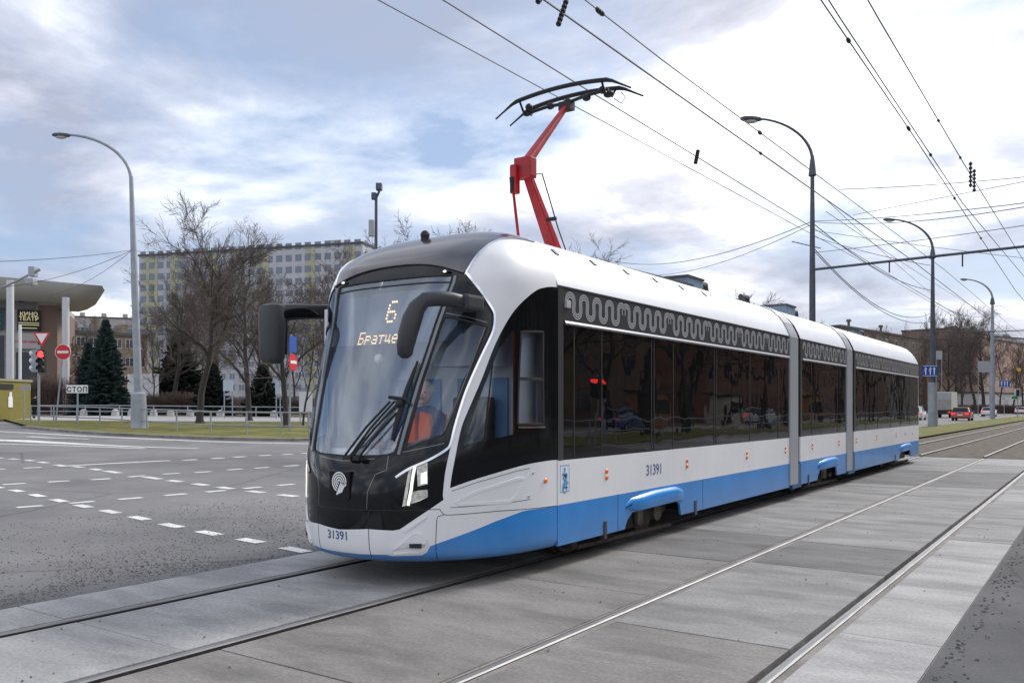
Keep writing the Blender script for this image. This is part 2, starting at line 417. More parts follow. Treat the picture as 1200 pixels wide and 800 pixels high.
# concrete slabs of the crossing, laid in the track trough
def concrete(name, a, b, sc=1.0):
    return ground_mat(name, a, b, 1.3 * sc, 34, rough=.8, stretch=(.65, 1.7, 1), patch=.9)
CONC = [concrete('concrete_pale', (.29, .287, .282), (.41, .405, .398)), concrete('concrete_mid', (.215, .211, .204), (.315, .308, .298)),
        concrete('concrete_brown', (.175, .168, .157), (.255, .244, .23)), concrete('concrete_dark', (.14, .136, .132), (.205, .2, .194))]
GAP = .09
RAILS = (-6.59, -5.06, -3.205, -1.69)
strips = [(TX0 + .004, RAILS[0] - GAP, (0, 3.55, 8.95, 14.4, 19.8, 25.3, 30.9), (0, 0, 0, 1, 1, 1)),
          (RAILS[0] + GAP, RAILS[1] - GAP, (0, 3.55, 8.95, 14.4, 19.8, 25.3, 30.9), (0, 0, 1, 1, 1, 1)),
          (RAILS[1] + GAP, RAILS[2] - GAP, (0, 3.7, 6.9, 8.88, 11.0, 14.6, 19.6, 24.5, 27.5, 30.9), (2, 2, 2, 3, 1, 1, 3, 1, 1)),
          (RAILS[2] + GAP, RAILS[3] - GAP, (0, 3.7, 5.9, 9.0, 10.7, 14.6, 19.6, 24.5, 27.5, 30.9), (2, 2, 1, 3, 1, 1, 3, 1, 0)),
          (RAILS[3] + GAP, TX1 - .004, (0, 3.2, 6.56, 11.9, 17.2, 19.6, 25.3, 30.9), (0, 0, 0, 1, 0, 1, 0))]
for x0, x1, yy, ms in strips:
    for i in range(len(yy) - 1):
        m = MB(); h = rnd.uniform(-.004, .002)
        jit = .006
        m.prism([(x0, yy[i] + jit), (x1, yy[i] + jit + rnd.uniform(-.01, .01)), (x1, yy[i + 1] - jit), (x0, yy[i + 1] - jit)], 2, -.11, h)
        kind(m.build('track_slab', CONC[ms[i]], bevel=.006))
kind(MB().box(-7.5, -.8, 30.92, 31.2, -.11, .004).build('slab_edge_beam', CONC[1], bevel=.01))

# rails: grooved heads in the crossing, standing rails on the dirt beyond
railm = mat('rail_steel', (.24, .24, .24), .55, metal=.6, var=.25, vscale=6, stretch=(6, .4, 1))
railweb = mat('rail_side', (.035, .027, .022), .8, var=.4, vscale=9)
for k, x in enumerate(RAILS):
    hw = .034; s = 1 if k % 2 == 0 else -1
    m = MB(); m.prism([(x - hw, -.09), (x + hw, -.09), (x + hw, .0), (x + hw - .012, .008), (x - hw + .012, .008), (x - hw, .0)], 1, -4, 31)
    m.prism([(x - hw, -.1), (x + hw, -.1), (x + hw, .055), (x + hw - .012, .062), (x - hw + .012, .062), (x - hw, .055)], 1, 31, 340)
    o = kind(m.build('rail', railm))
    o.data.materials.append(railweb)
    for p in o.data.polygons:
        if abs(p.normal.z) < .3: p.material_index = 1
    m = MB(); m.box(x - .088, x + .088, -4, 31, -.115, -.075)
    kind(m.build('groove_fill', railweb))
    if k in (2, 3):       # worn asphalt packing along the outer flange
        m = MB(); m.box(x + hw + .001, x + .088, -4, 31, -.1, -.006); kind(m.build('rail_packing', G_KERB))
        if k == 2:
            m = MB(); m.box(x - .088, x - hw - .03, -4, 31, -.1, -.008); kind(m.build('rail_packing', G_KERB))

# painted markings
def stroke(name, pts, wid, off=.006, obj=True):
    """a painted strip along ground points"""
    m = MB(); n = len(pts)
    for i, p in enumerate(pts):
        a, b = Vector(pts[max(i - 1, 0)][:2]), Vector(pts[min(i + 1, n - 1)][:2])
        t = (b - a).normalized(); nn = Vector((-t.y, t.x)) * (wid[i] if isinstance(wid, list) else wid) / 2
        for sg in (-1, 1):
            x, y = p[0] + nn.x * sg, p[1] + nn.y * sg; m.v.append((x, y, gz(x) + off))
    for i in range(n - 1): m.f.append((2 * i, 2 * i + 1, 2 * i + 3, 2 * i + 2))
    return kind(m.build(name, G_PAINT))
def chain(px, length, wid, name='lane_dash', frac=.5):
    P = [gp(*p) for p in px]
    for i, p in enumerate(P):
        a, b = P[max(i - 1, 0)], P[min(i + 1, len(P) - 1)]
        t = (b - a); t.z = 0; length = t.length / (2 if 0 < i < len(P) - 1 else 1) * frac; t.normalize()
        stroke(name, [p - t * length / 2, p, p + t * length / 2], wid)
chain([(-4, 571), (19.5, 575), (43.5, 580.5), (69, 586.5), (97.5, 593), (129, 599.5), (163.5, 607), (201, 615.7), (245, 624.5), (294, 633.5), (346, 644)], .62, .17)
chain([(-25, 598), (35, 593.5), (96, 588.5), (153, 584), (206, 579.5), (253, 575.5), (295.6, 571.5), (335, 568)], .85, .17)
chain([(16.5, 567), (69, 564), (118, 561.4), (160.5, 558), (200.6, 555), (237.8, 553), (275, 550), (306.7, 548), (341.5, 545.7)], .85, .18)
chain([(-5, 550), (38, 548)], .9, .2)
stroke('lane_line', [gp(69, 546.3), gp(120, 543.5), gp(199, 539.6)], .22)
chain([(222.7, 538.8), (255, 536.9), (281, 535.3), (310.6, 533.5), (336.8, 532.3), (359, 531)], 1.0, .22)
chain([(-2, 536.5), (16, 537.8), (34.5, 539.5), (51, 541.8), (70.5, 545.2), (91.5, 547), (112.5, 550), (132, 553), (178.5, 560), (205, 563.6), (234.6, 567.6), (264.7, 571.7), (299.5, 576.3), (337.5, 580.6)], .7, .2)
stroke('edge_line', [gp(*p) for p in ((-20, 504.5), (20, 506.5), (60, 508.6), (100, 511), (180, 514.5), (230, 516.6), (290, 518.6), (362, 519.8))], .35)
stroke('gore_line', [gp(*p) for p in ((-20, 515.2), (20, 516.2), (60, 518.4), (110, 521), (160, 523.3), (232, 525.4))], [1.1, 1.0, .8, .45, .32, .22])
stroke('gore_line', [gp(*p) for p in ((-20, 519.5), (60, 521.5), (115, 523.4), (170, 525.5))], .25)
stroke('short_line', [gp(*p) for p in ((33, 511.5), (60, 513), (105, 514.2))], .3)
stroke('side_dash', [(.55, 8.6), (-.35, 8.95)], .2)
stroke('side_dash', [(-.2, 13.4), (-.7, 13.7)], .2)
pn = [(TX1 + .01, -4), (TX1 + .01, 6), (TX1 + .01, 12), (TX1 + .01, 31)]
sheet('near_asphalt', pn, [(9, -4), (9, 6), (9, 12), (9, 31)], .004, G_NEAR, 12, 2)

# loose gravel along the ragged asphalt edge
gv = MB(); r2 = random.Random(3)
def pebble(x, y, s, z0=0):
    a = r2.uniform(0, 3.1); z = gz(x) + z0
    pts = [(x + s * math.cos(a + k * 1.57) * r2.uniform(.7, 1.2), y + s * math.sin(a + k * 1.57) * r2.uniform(.7, 1.2), z) for k in range(4)]
    top = [(x + (p[0] - x) * .5, y + (p[1] - y) * .5, z + s * r2.uniform(.7, 1.1)) for p in pts]
    gv.add(pts + top, [(0, 1, 5, 4), (1, 2, 6, 5), (2, 3, 7, 6), (3, 0, 4, 7), (4, 5, 6, 7)])
for k in range(9000):
    t = r2.random(); y = 2.2 + 6.5 * t
    sp = r2.gauss(0, .5)
    x = TX0 - .03 - abs(sp) * (1.4 if r2.random() < .5 else 2.6)
    if math.sin(x * 3.1 + y * 1.7) + math.sin(y * 2.3 - x) < -.2 and r2.random() < .75: continue
    pebble(x, y, r2.uniform(.003, .010) if r2.random() < .95 else r2.uniform(.010, .018))
for k in range(1500):
    px_, py_ = r2.uniform(-10, 360), 0
    a = r2.gauss(0, 1); x = -8.4 - r2.random() * 4; y = 5 + r2.random() * 5 + a * .3
    pebble(x, y, r2.uniform(.004, .012))
for k in range(420):
    x = r2.uniform(-6.5, 3); y = r2.uniform(2, 26)
    pebble(x, y, r2.uniform(.004, .011), .001)
for k in range(260):
    y = r2.uniform(3, 14); pebble(TX1 + .05 + abs(r2.gauss(0, .12)), y, r2.uniform(.008, .022))
G_STONE = mat('gravel', (.15, .145, .14), .9, var=.6, vscale=30)
tag(gv.build('gravel', G_STONE, fix=False), kind='stuff')
# ================================================================ TRAM
TRX, TRY = -5.825, 5.65
tram = empty('tram', (TRX, TRY, 0), 0, 'white and blue three-section tram with black front mask standing on the crossing', 'tram')
YB = 1.8
PROF = [(1.20,.235,.14,2.2),(1.245,.28,.04,2.2),(1.25,.40,.0,2.22),(1.25,.7,-.01,2.25),(1.25,1.0,0.01,2.3),(1.25,1.2,.06,2.42),
(1.25,1.6,.19,2.6),(1.25,2.0,.33,2.8),(1.25,2.4,.48,3.0),(1.25,2.7,.60,3.4),(1.24,2.87,.67,3.8),(1.21,2.99,.73,4.0),(1.15,3.11,.80,4.2),
(1.06,3.22,.92,4.3),(.93,3.32,1.09,4.0),(.75,3.39,1.28,3.5),(.5,3.43,1.5,3.0),(.25,3.45,1.66,2.5),(0.,3.455,1.73,2.5)]
PD = [0]
for a_, b_ in zip(PROF, PROF[1:]): PD.append(PD[-1] + math.hypot(b_[0] - a_[0], b_[1] - a_[1]))
VM = PD[-1]
def catm(v, c):
    """smooth (Catmull-Rom) interpolation of a profile column"""
    v = min(max(v, 0), VM)
    i = 0
    while i < len(PD) - 2 and v > PD[i + 1]: i += 1
    h = PD[i + 1] - PD[i]; t = (v - PD[i]) / h
    def sl(k):
        if k <= 0: return (PROF[1][c] - PROF[0][c]) / (PD[1] - PD[0])
        if k >= len(PD) - 1: return (PROF[-1][c] - PROF[-2][c]) / (PD[-1] - PD[-2])
        return (PROF[k + 1][c] - PROF[k - 1][c]) / (PD[k + 1] - PD[k - 1])
    p0, p1, m0, m1 = PROF[i][c], PROF[i + 1][c], sl(i) * h, sl(i + 1) * h
    return (2*t**3-3*t*t+1)*p0 + (t**3-2*t*t+t)*m0 + (-2*t**3+3*t*t)*p1 + (t**3-t*t)*m1
def S(u, v):
    """cab skin: u 0 = right side end, 1 = nose, 2 = left side end; v = up the section"""
    w_, z, y0, P = (catm(v, c) for c in range(4))
    w_ = min(max(w_, 0), 1.25)
    a = min(max(u, 0), 2) * math.pi / 2
    c, s = math.cos(a), math.sin(a)
    x = w_ * (1 if c >= 0 else -1) * abs(c) ** (2 / P); y = YB - (YB - y0) * abs(s) ** (2 / P)
    if z > 2.87:
        t = min(max((y - .8) / (YB - .8), 0), 1); t = t * t * (3 - 2 * t)
        z += t * .05 * (z - 2.87) / .585
    return Vector((x, y, z))
def SN(u, v):
    e = .004
    du = S(u + e, v) - S(u - e, v); dv = S(u, min(v + e, VM)) - S(u, v - e)
    n = dv.cross(du)
    if n.length < 1e-12: return Vector((0, 0, 1))
    n.normalize()
    c = S(u, v) - Vector((0, 2.2, 1.6))
    return n if n.dot(c) > 0 else -n
US = 2.1
def densify(pl, step=.03, closed=True):
    o = []; n = len(pl)
    for i in range(n if closed else n - 1):
        a, b = pl[i], pl[(i + 1) % n]
        k = max(1, int(math.hypot((b[0] - a[0]) * US, b[1] - a[1]) / step))
        o += [(a[0] + (b[0] - a[0]) * j / k, a[1] + (b[1] - a[1]) * j / k) for j in range(k)]
    if not closed: o.append(pl[-1])
    return o
def smoothpl(pl, sub=4):
    """Catmull-Rom through the points of an open line"""
    o = []
    for i in range(len(pl) - 1):
        p0, p1, p2, p3 = pl[max(i - 1, 0)], pl[i], pl[i + 1], pl[min(i + 2, len(pl) - 1)]
        for j in range(sub):
            t = j / sub
            o.append(tuple(.5 * (2*p1[k] + (p2[k]-p0[k])*t + (2*p0[k]-5*p1[k]+4*p2[k]-p3[k])*t*t + (-p0[k]+3*p1[k]-3*p2[k]+p3[k])*t**3) for k in range(2)))
    o.append(pl[-1]); return o
T_LO = smoothpl([(.7412,.7966),(.6875,.8747),(.61,.95),(.5388,1.0413),(.5225,1.10),(.5165,1.2339),(.506,1.3849),(.49,1.5567),(.4665,1.7181),(.4325,1.9052),(.392,2.10),(.3835,2.18),(.385,2.25),(.3995,2.325),(.4612,2.4314),(.5212,2.5199),(.60,2.616),(.6588,2.6866)])
T_UP = smoothpl([(.6588,2.6866),(.61,2.8323),(.51,2.9781),(.40,3.077),(.28,3.14),(.13,3.175),(.0,3.19)])
FR = smoothpl([(.5025,.6925),(.4925,.932),(.482,1.23),(.4562,1.4214),(.41,1.697),(.362,2.0),(.3063,2.2128),(.2388,2.369),(.1512,2.494),(.0788,2.575),(.03,2.6137),(0,2.64)])
WLOW = smoothpl([(0,.893),(.0537,.892),(.185,.8643),(.3838,.7706),(.5025,.6925)])
def off(pl, d):
    o = []
    for i, p in enumerate(pl):
        a, b = pl[max(i - 1, 0)], pl[min(i + 1, len(pl) - 1)]
        tx, ty = (b[0] - a[0]) * US, b[1] - a[1]; l = math.hypot(tx, ty) or 1
        o.append((p[0] + ty / l * d / US, p[1] - tx / l * d))
    return o
BB = smoothpl([(.6725,2.692),(.76,2.733),(.87,2.79),(.935,2.82),(1,2.845)])
GT = [(.75,2.672),(.83,2.678),(.91,2.686),(1,2.69)]
WSP = [(1,.975),(.9138,.98),(.85,.985),(.80,.997),(.775,1.015),(.768,1.06),(.76,1.645),(.745,2.03),(.742,2.3),(.742,2.57)] + GT
QG = [(.728,1.05),(.726,1.37),(.724,1.666),(.708,2.197),(.700,2.262),(.66,2.262),(.4288,2.18),(.4225,2.166),(.468,1.87),(.51,1.6453),(.5487,1.2652),(.562,1.178)]
tr_off = [(u, v) for u, v in off(T_LO, .03)]
BLKW = [(1,.30),(.86,.325),(.7425,.318),(.7125,.33),(.5275,.5883),(.5315,.63),(.5262,.859),(.5212,.9996),(.5175,1.0934)] + [q for q in tr_off if q[1] > 1.2] + BB
SWP = WLOW[:-1] + FR
WA = [(.4640,1.0777),(.44,1.27),(.395,1.62),(.33,1.98),(.265,2.15),(.2375,2.15),(.2240,1.6),(.2112,1.1715)]
WB = [(.2,1.265),(.2,2.15),(.06,2.17),(.0625,1.26)]
BLUEP = [(0,0),(1,0),(1,.088),(.9,.09),(.7788,.098),(.7575,.085),(.625,.094),(.6013,.12),(.5863,.172),(.55,.198),(.3838,.307),(.3088,.359),(.23,.402),(.18,.427),(.1475,.432),(0,.432)]
BROW = T_UP + [(0,VM),(1,VM)] + BB[::-1]
def inside(p, poly):
    x, y = p; r = False; n = len(poly)
    for i in range(n):
        a, b = poly[i], poly[i - 1]
        if (a[1] > y) != (b[1] > y) and x < (b[0] - a[0]) * (y - a[1]) / (b[1] - a[1]) + a[0]: r = not r
    return r
REG = [('windshield', WSP, 'ws'), ('quarter_window', QG, 'cg'), ('cab_window', WA, 'cg'), ('sliding_window', WB, 'cg'),
       ('brow', BROW, 'brow'), ('mask', BLKW, 'gloss'), ('side_window_surround', SWP, 'gloss'), ('skirt', BLUEP, 'blue')]
vs, es = [], []
def addpl(pl, closed=True):
    b = len(vs); q = densify(pl, .035, closed)
    vs.extend(Vector((u * US, v)) for u, v in q)
    for i in range(len(q) - (0 if closed else 1)): es.append((b + i, b + (i + 1) % len(q)))
addpl([(0, 0), (1, 0), (1, VM), (0, VM)])
for nme, pl, mt in REG: addpl(pl)
for i in range(1, 56):
    for j in range(1, 100):
        vs.append(Vector((US * (i + .3 * (j % 2)) / 56.5, VM * j / 100)))
rv, re_, rf, *_ = delaunay_2d_cdt(vs, es, [], 0, 1e-4)
cen = []
allv = []; vmap = {}
def key(u, v): return (round(u, 5), round(v, 5))
def vid(u, v):
    k = key(u, v)
    if k not in vmap:
        vmap[k] = len(allv); allv.append(S(u, v))
    return vmap[k]
faces = {}
for f in rf:
    q = [(min(max(rv[i][0] / US, 0), 1), min(max(rv[i][1], 0), VM)) for i in f]
    c = (sum(a[0] for a in q) / 3, sum(a[1] for a in q) / 3)
    nm = 'shell'
    for n_, pl, mt in REG:
        if inside(c, pl): nm = n_; break
    for mir in (0, 1):
        qq = [(2 - a, b) if mir else (a, b) for a, b in q]
        ids = [vid(*a) for a in qq]
        if len(set(ids)) < 3: continue
        if mir: ids = ids[::-1]
        k = nm
        if nm in ('quarter_window', 'cab_window', 'sliding_window', 'side_window_surround'): k = nm + ('|L' if mir else '|R')
        faces.setdefault(k, []).append(ids)
# analytic-like smooth normals from the merged skin
fm = bpy.data.meshes.new('skin'); fm.from_pydata(allv, [], [f for fl in faces.values() for f in fl])
fm.polygons.foreach_set('use_smooth', [True] * len(fm.polygons)); fm.update()
vn = [v.normal.copy() for v in fm.vertices]
if sum(n.dot(p - Vector((0, 2.5, 1.8))) for n, p in zip(vn, allv)) < 0:
    vn = [-n for n in vn]; flip = True
else: flip = False
bpy.data.meshes.remove(fm)
def region(k, name, mt, parent=tram, inset=0.0):
    ids = sorted({i for f in faces[k] for i in f}); mp = {i: n for n, i in enumerate(ids)}
    me = bpy.data.meshes.new(name)
    me.from_pydata([allv[i] - vn[i] * inset for i in ids], [], [[mp[i] for i in (f[::-1] if flip else f)] for f in faces[k]])
    me.polygons.foreach_set('use_smooth', [True] * len(me.polygons))
    me.normals_split_custom_set_from_vertices([vn[i] for i in ids])
    me.materials.append(mt)
    o = link(bpy.data.objects.new(name, me)); o.parent = parent; return o
cab_shell = region('shell', 'cab_shell', M['white'])
front_mask = region('mask', 'front_mask', M['gloss'])
brow = region('brow', 'roof_brow', M['brow'])
region('skirt', 'cab_skirt', M['blue'])
wsh = region('windshield', 'windshield', M['ws'], inset=.006)
for sd_ in 'RL':
    region('side_window_surround|' + sd_, 'side_window_surround', M['gloss'])
    region('quarter_window|' + sd_, 'quarter_window', M['cg'], inset=.006)
    region('cab_window|' + sd_, 'side_window', M['cg'], inset=.006)
    region('sliding_window|' + sd_, 'sliding_window', M['cg'], inset=.006)

def mirr(pl): return [(2 - u, v) for u, v in pl]
def ribbon(m, pl, wd, lift, step=.03, th=None):
    pl = densify(pl, step, False); n = len(pl); P = [S(*p) for p in pl]; prev = None; base = len(m.v)
    for i in range(n):
        nn = SN(*pl[i]); t = (P[min(i + 1, n - 1)] - P[max(i - 1, 0)]).normalized(); b = nn.cross(t).normalized()
        q = P[i]
        m.v += [tuple(q - b * wd / 2 - nn * .004), tuple(q - b * wd * .4 + nn * lift), tuple(q + b * wd * .4 + nn * lift), tuple(q + b * wd / 2 - nn * .004)]
    for i in range(n - 1):
        a = base + 4 * i
        for k in range(3): m.f.append((a + k, a + k + 1, a + k + 5, a + k + 4))
    return m
for mr in (lambda p: p, mirr):
    m = MB(); ribbon(m, mr(T_LO), .026, .012); ribbon(m, mr(T_UP), .022, .012)
    m.build('bright_trim', M['silver'], tram, smooth=True)
    m = MB(); ribbon(m, mr(off(T_LO, .022)), .016, .007); m.build('trim_gasket', M['rubber'], tram, smooth=True)
    # panel seams
    m = MB()
    for pl in ([(.0063,.4321),(.3,.456),(.5,.449),(.525,.455),(.5395,.49),(.542,.505),(.59,.505),(.7087,.50),(.8575,.497),(1,.492)],
               [(.566,.02),(.5555,.41),(.55,.44),(.525,.455)], [(.003,.02),(.003,.93)],
               [(.855,.07),(.8575,.497)]):
        ribbon(m, mr(pl), .007, .0015)
    m.build('panel_seam', M['black'], tram)
    m = MB()
    for pl in ([(.8,1.0),(.79,.86),(.8387,.8174),(.866,.66),(.8662,.50)], [(1,.93),(.86,.96)], [(.735,1.02),(.55,1.1)]):
        ribbon(m, mr(pl), .012, .003)
    m.build('mask_seam', M['brow'], front_mask)
    # windshield and window gaskets, grey sheen pillar
    m = MB(); ribbon(m, mr(WSP), .022, .005); ribbon(m, mr(QG + QG[:1]), .02, .005)
    m.build('window_gasket', M['rubber'], tram, smooth=True)
    m = MB(); ribbon(m, mr([(.752,1.0),(.742,1.64),(.726,2.03),(.721,2.3),(.722,2.60),(.73,2.66)]), .035, .012); m.build('windshield_pillar', mat('pillar', (.16,.175,.2), .25, metal=.3, coat=.5) if 'pillar' not in bpy.data.materials else bpy.data.materials['pillar'], tram, smooth=True)
    m = MB(); ribbon(m, mr([(.4288,2.215),(.56,2.262),(.70,2.3)]), .014, .006); ribbon(m, mr([(.4400,2.165),(.5615,1.21)]), .012, .01); m.build('window_strip', M['brow'], tram)
    m = MB(); ribbon(m, mr(WB + WB[:1]), .022, .006); ribbon(m, mr([(.2,1.70),(.06,1.70)]), .03, .008); ribbon(m, mr([(.36,1.10),(.36,1.95)]), .014, .004)
    m.build('sliding_window_frame', M['rubber'], tram)
    m = MB(); ribbon(m, mr([(.2,1.235),(.058,1.23)]), .02, .012); m.build('window_sill', M['silver'], tram)
m = MB()
ribbon(m, [(.74, 2.60), (.87, 2.615), (1, 2.62), (1.13, 2.615), (1.26, 2.60)], .012, .002); m.build('windshield_seam', M['black'], tram)

def surfpoly(m, pl, lift, depth_=.0):
    """flat-ish raised patch with its outline on the skin"""
    n = len(pl); P = [S(*p) + SN(*p) * lift for p in pl]; Q = [S(*p) - SN(*p) * .006 for p in pl]
    b = len(m.v); m.v += [tuple(p) for p in P + Q]
    m.f.append(tuple(b + i for i in range(n)))
    for i in range(n): m.f.append((b + i, b + (i + 1) % n, b + n + (i + 1) % n, b + n + i))
    return m
# hatch recess on the side, screws, marker, fog lamps, headlights
for mr in (lambda p: p, mirr):
    m = MB()
    for a, b, l in (([(.455,.59),(.3838,.65),(.2,.745),(.17,.735)], .035, .006), ([(.17,.735),(.20,.60),(.235,.535)], .035, .004), ([(.235,.535),(.46,.54),(.475,.56),(.455,.59)], .035, .005)):
        ribbon(m, mr(a), b, l)
    m.build('hatch_recess', M['white'], tram, smooth=True)
    m = MB()
    ribbon(m, mr([(.495,.665),(.3838,.738),(.2,.822),(.14,.835)]), .006, .002); ribbon(m, mr([(.5,.516),(.21,.528),(.14,.535)]), .006, .002)
    m.build('hatch_seam', M['brow'], tram)
    for uv in ((.125, .787), (.148, .565)):
        p = S(*mr([uv])[0]); m = MB(); m.ball(p, .016, (.6, 1, 1), 8, 5); m.build('screw', M['chrome'], tram)
    p = S(*mr([(.0612, .6977)])[0]); m = MB(); m.ball(p, .032, (.5, 1.15, .8), 10, 6); m.build('side_marker', M['orange'], tram, smooth=True)
    m = MB(); surfpoly(m, mr([(.745,.148),(.70,.215),(.655,.30),(.62,.29),(.60,.225),(.605,.195)]), .02); m.build('fog_lamp_hood', M['white'], tram, bevel=.004)
    fog = MB(); surfpoly(fog, mr([(.6725,.203),(.6212,.203),(.6225,.1614),(.6737,.1666)]), .026); fog.build('fog_lamp', M['carglass'], tram)
    m = MB(); ribbon(m, mr([(.745,.105),(.64,.122),(.612,.145),(.60,.2)]), .02, .01); ribbon(m, mr([(.69,.31),(.60,.44)]), .02, .012); m.build('bumper_fold', M['white'], tram, smooth=True)
    hl = MB(); surfpoly(hl, mr([(.688,.868),(.61,.94),(.597,.74),(.592,.62),(.64,.565),(.70,.525)]), .004); hlo = hl.build('headlight', M['gloss'], tram)
    m = MB(); surfpoly(m, mr([(.655,.885),(.612,.928),(.598,.735),(.640,.715)]), .010); m.build('lens', M['lampglass'], hlo)
    m = MB(); surfpoly(m, mr([(.632,.83),(.608,.85),(.601,.745),(.628,.735)]), .014); m.build('low_beam', M['lampon'], hlo)
    m = MB(); ribbon(m, mr([(.664,.895),(.667,.69),(.678,.545)]), .030, .014); m.build('light_guide', M['lampon'], hlo)
    m = MB(); surfpoly(m, mr([(.664,.665),(.635,.68),(.598,.685),(.595,.62),(.63,.585),(.668,.56)]), .011); m.build('turn_lamp', M['lampglass'], hlo)
    m = MB(); surfpoly(m, mr([(.655,.70),(.600,.712),(.600,.69),(.655,.675)]), .016); m.build('lamp_divider', M['gloss'], hlo)
    m = MB(); surfpoly(m, mr([(.688,.855),(.676,.88),(.688,.545),(.703,.535)]), .010); m.build('reflector', M['lampglass'], hlo)
    # lamps under the brow
    m = MB(); p = S(*mr([(.80, 2.71)])[0]) + Vector((0, -.01, .0)); m.ball(p, .035, (1.6, .6, .7), 10, 6); o = m.build('brow_lamp', M['gloss'], brow, smooth=True)
    m = MB(); m.ball(p + Vector((0, -.02, 0)), .018, (1.3, .5, .7), 8, 5); m.build('lens', M['lampon'], o)
# brow lip
m = MB(); ribbon(m, BB + mirr(BB)[::-1][1:], .03, .018); m.build('brow_lip', M['brow'], brow, smooth=True)
m = MB(); c = S(1.0, 3.33); m.ball(c + Vector((0, 0, .045)), .05, (1, 1, 1), 12, 8); m.tube([c - Vector((0, 0, .02)), c + Vector((0, 0, .02))], .045, 12); m.build('roof_camera', M['black'], tram, smooth=True)
# emblem: concentric ring mark with a slanted tail
def flatarc(m, cx, cz, r, a0, a1, wd, y, n=20):
    b = len(m.v)
    for i in range(n + 1):
        a = a0 + (a1 - a0) * i / n
        for q in (-wd / 2, wd / 2): m.v.append((cx + (r + q) * math.cos(a), y(cx + (r + q) * math.cos(a)), cz + (r + q) * math.sin(a)))
    for i in range(n): k = b + 2 * i; m.f.append((k, k + 1, k + 3, k + 2))
fy = lambda x: -.016
LZ = .935
em = MB(); em.prism([(-.10, LZ - .15), (.10, LZ - .15), (.13, LZ - .12), (.13, LZ + .12), (-.13, LZ + .12), (-.13, LZ - .12)], 1, -.013, .02)
emo = em.build('emblem', M['gloss'], tram, bevel=.006)
m = MB()
for r in (.018, .041, .064, .087): flatarc(m, 0, LZ + .02, r, rad(-25), rad(250), .0135, fy)
for k in range(4):
    x = .024 + k * .0195
    m.add([(x - .008, -.016, LZ + .015), (x + .008, -.016, LZ + .015), (x - .055 + .008, -.016, LZ - .10 + k * .008), (x - .055 - .008, -.016, LZ - .10 + k * .008)], [(0, 1, 2, 3)])
m.build('ring_mark', M['whitetxt'], emo, fix=False)

# text helper
def textmesh(txt, size, bold=0.0, shear=0.0, align='CENTER', space=1.0):
    cu = bpy.data.curves.new('t', 'FONT'); cu.body = txt; cu.size = size; cu.align_x = align; cu.offset = bold; cu.shear = shear; cu.space_character = space
    cu.resolution_u = 3
    o = bpy.data.objects.new('t', cu); COL.objects.link(o)
    dg = bpy.context.evaluated_depsgraph_get(); me = bpy.data.meshes.new_from_object(o.evaluated_get(dg))
    vs_ = [tuple(v.co) for v in me.vertices]; fs_ = [tuple(p.vertices) for p in me.polygons]
    bpy.data.objects.remove(o); bpy.data.curves.remove(cu); bpy.data.meshes.remove(me)
    return vs_, fs_
def text_obj(name, txt, size, f, mt, parent=None, **k):
    v_, f_ = textmesh(txt, size, **k)
    m = MB(); m.add([f(x, y) for x, y, _ in v_], f_)
    return m.build(name, mt, parent, fix=False)
def nosept(x, z):          # point on the nose at lateral x and height z
    v = 0.0
    lo, hi = 0, VM
    for _ in range(40):
        v = (lo + hi) / 2
        if catm(v, 1) < z: lo = v
        else: hi = v
    w_, P = catm(v, 0), catm(v, 3)
    a = math.acos(max(-1, min(1, (1 if x > 0 else -1) * (abs(x) / w_) ** (P / 2))))
    u = a / (math.pi / 2)
    return S(u, v) + SN(u, v) * .003
# slab-serif look for the fleet number: strokes plus small feet
def number(f, size):
    v_, f_ = textmesh('31391', size, bold=size * .012)
    m = MB(); m.add([f(x, y) for x, y, _ in v_], f_)
    xs_ = [q[0] for q in v_]; wdt = (max(xs_) - min(xs_)) / 5
    return m
m = number(lambda x, y: nosept(x - .03, y + .425), .112); m.build('fleet_number', M['ink'], tram, fix=False)

# destination display behind the glass (dot matrix)
G57 = {'6': '01110 10000 10000 11110 10001 10001 01110', 'Б': '11111 10000 10000 11110 10001 10001 11110', 'р': '00000 00000 11110 10001 11110 10000 10000',
 'а': '00000 00000 01110 00001 01111 10001 01111', 'т': '00000 00000 11111 00100 00100 00100 00100', 'ц': '00000 00000 10010 10010 10010 11111 00001',
 'е': '00000 00000 01110 10001 11111 10000 01110', 'в': '00000 00000 11110 10001 11110 10001 11110', 'о': '00000 00000 01110 10001 10001 10001 01110'}
dispY = lambda z: .085 + .375 * (z - 1.2) + .09
disp = MB(); disp.prism([(dispY(2.26) + .02, 2.26), (dispY(2.78) + .02, 2.78), (dispY(2.78) + .25, 2.78), (dispY(2.26) + .25, 2.26)], 0, -.78, .78)
dspo = disp.build('destination_display', M['display'], tram, bevel=.01)
m = MB()
def dots(txt, x0, z0, pitch, gap=1):
    cx = x0
    for ch in txt:
        rows = G57[ch].split()
        for r, row in enumerate(rows):
            for c, b in enumerate(row):
                if b == '1':
                    x = cx + c * pitch; z = z0 - r * pitch * 1.25
                    yy = dispY(z) + .012; h = pitch * .36
                    m.add([(x - h, yy, z - h), (x + h, yy, z - h), (x + h, yy + .003, z + h), (x - h, yy + .003, z + h)], [(0, 1, 2, 3)])
        cx += (5 + gap) * pitch
dots('6', -.06, 2.69, .027); dots('Братцево', -.36, 2.385, .0150)
m.build('display_text', M['led'], dspo, fix=False)

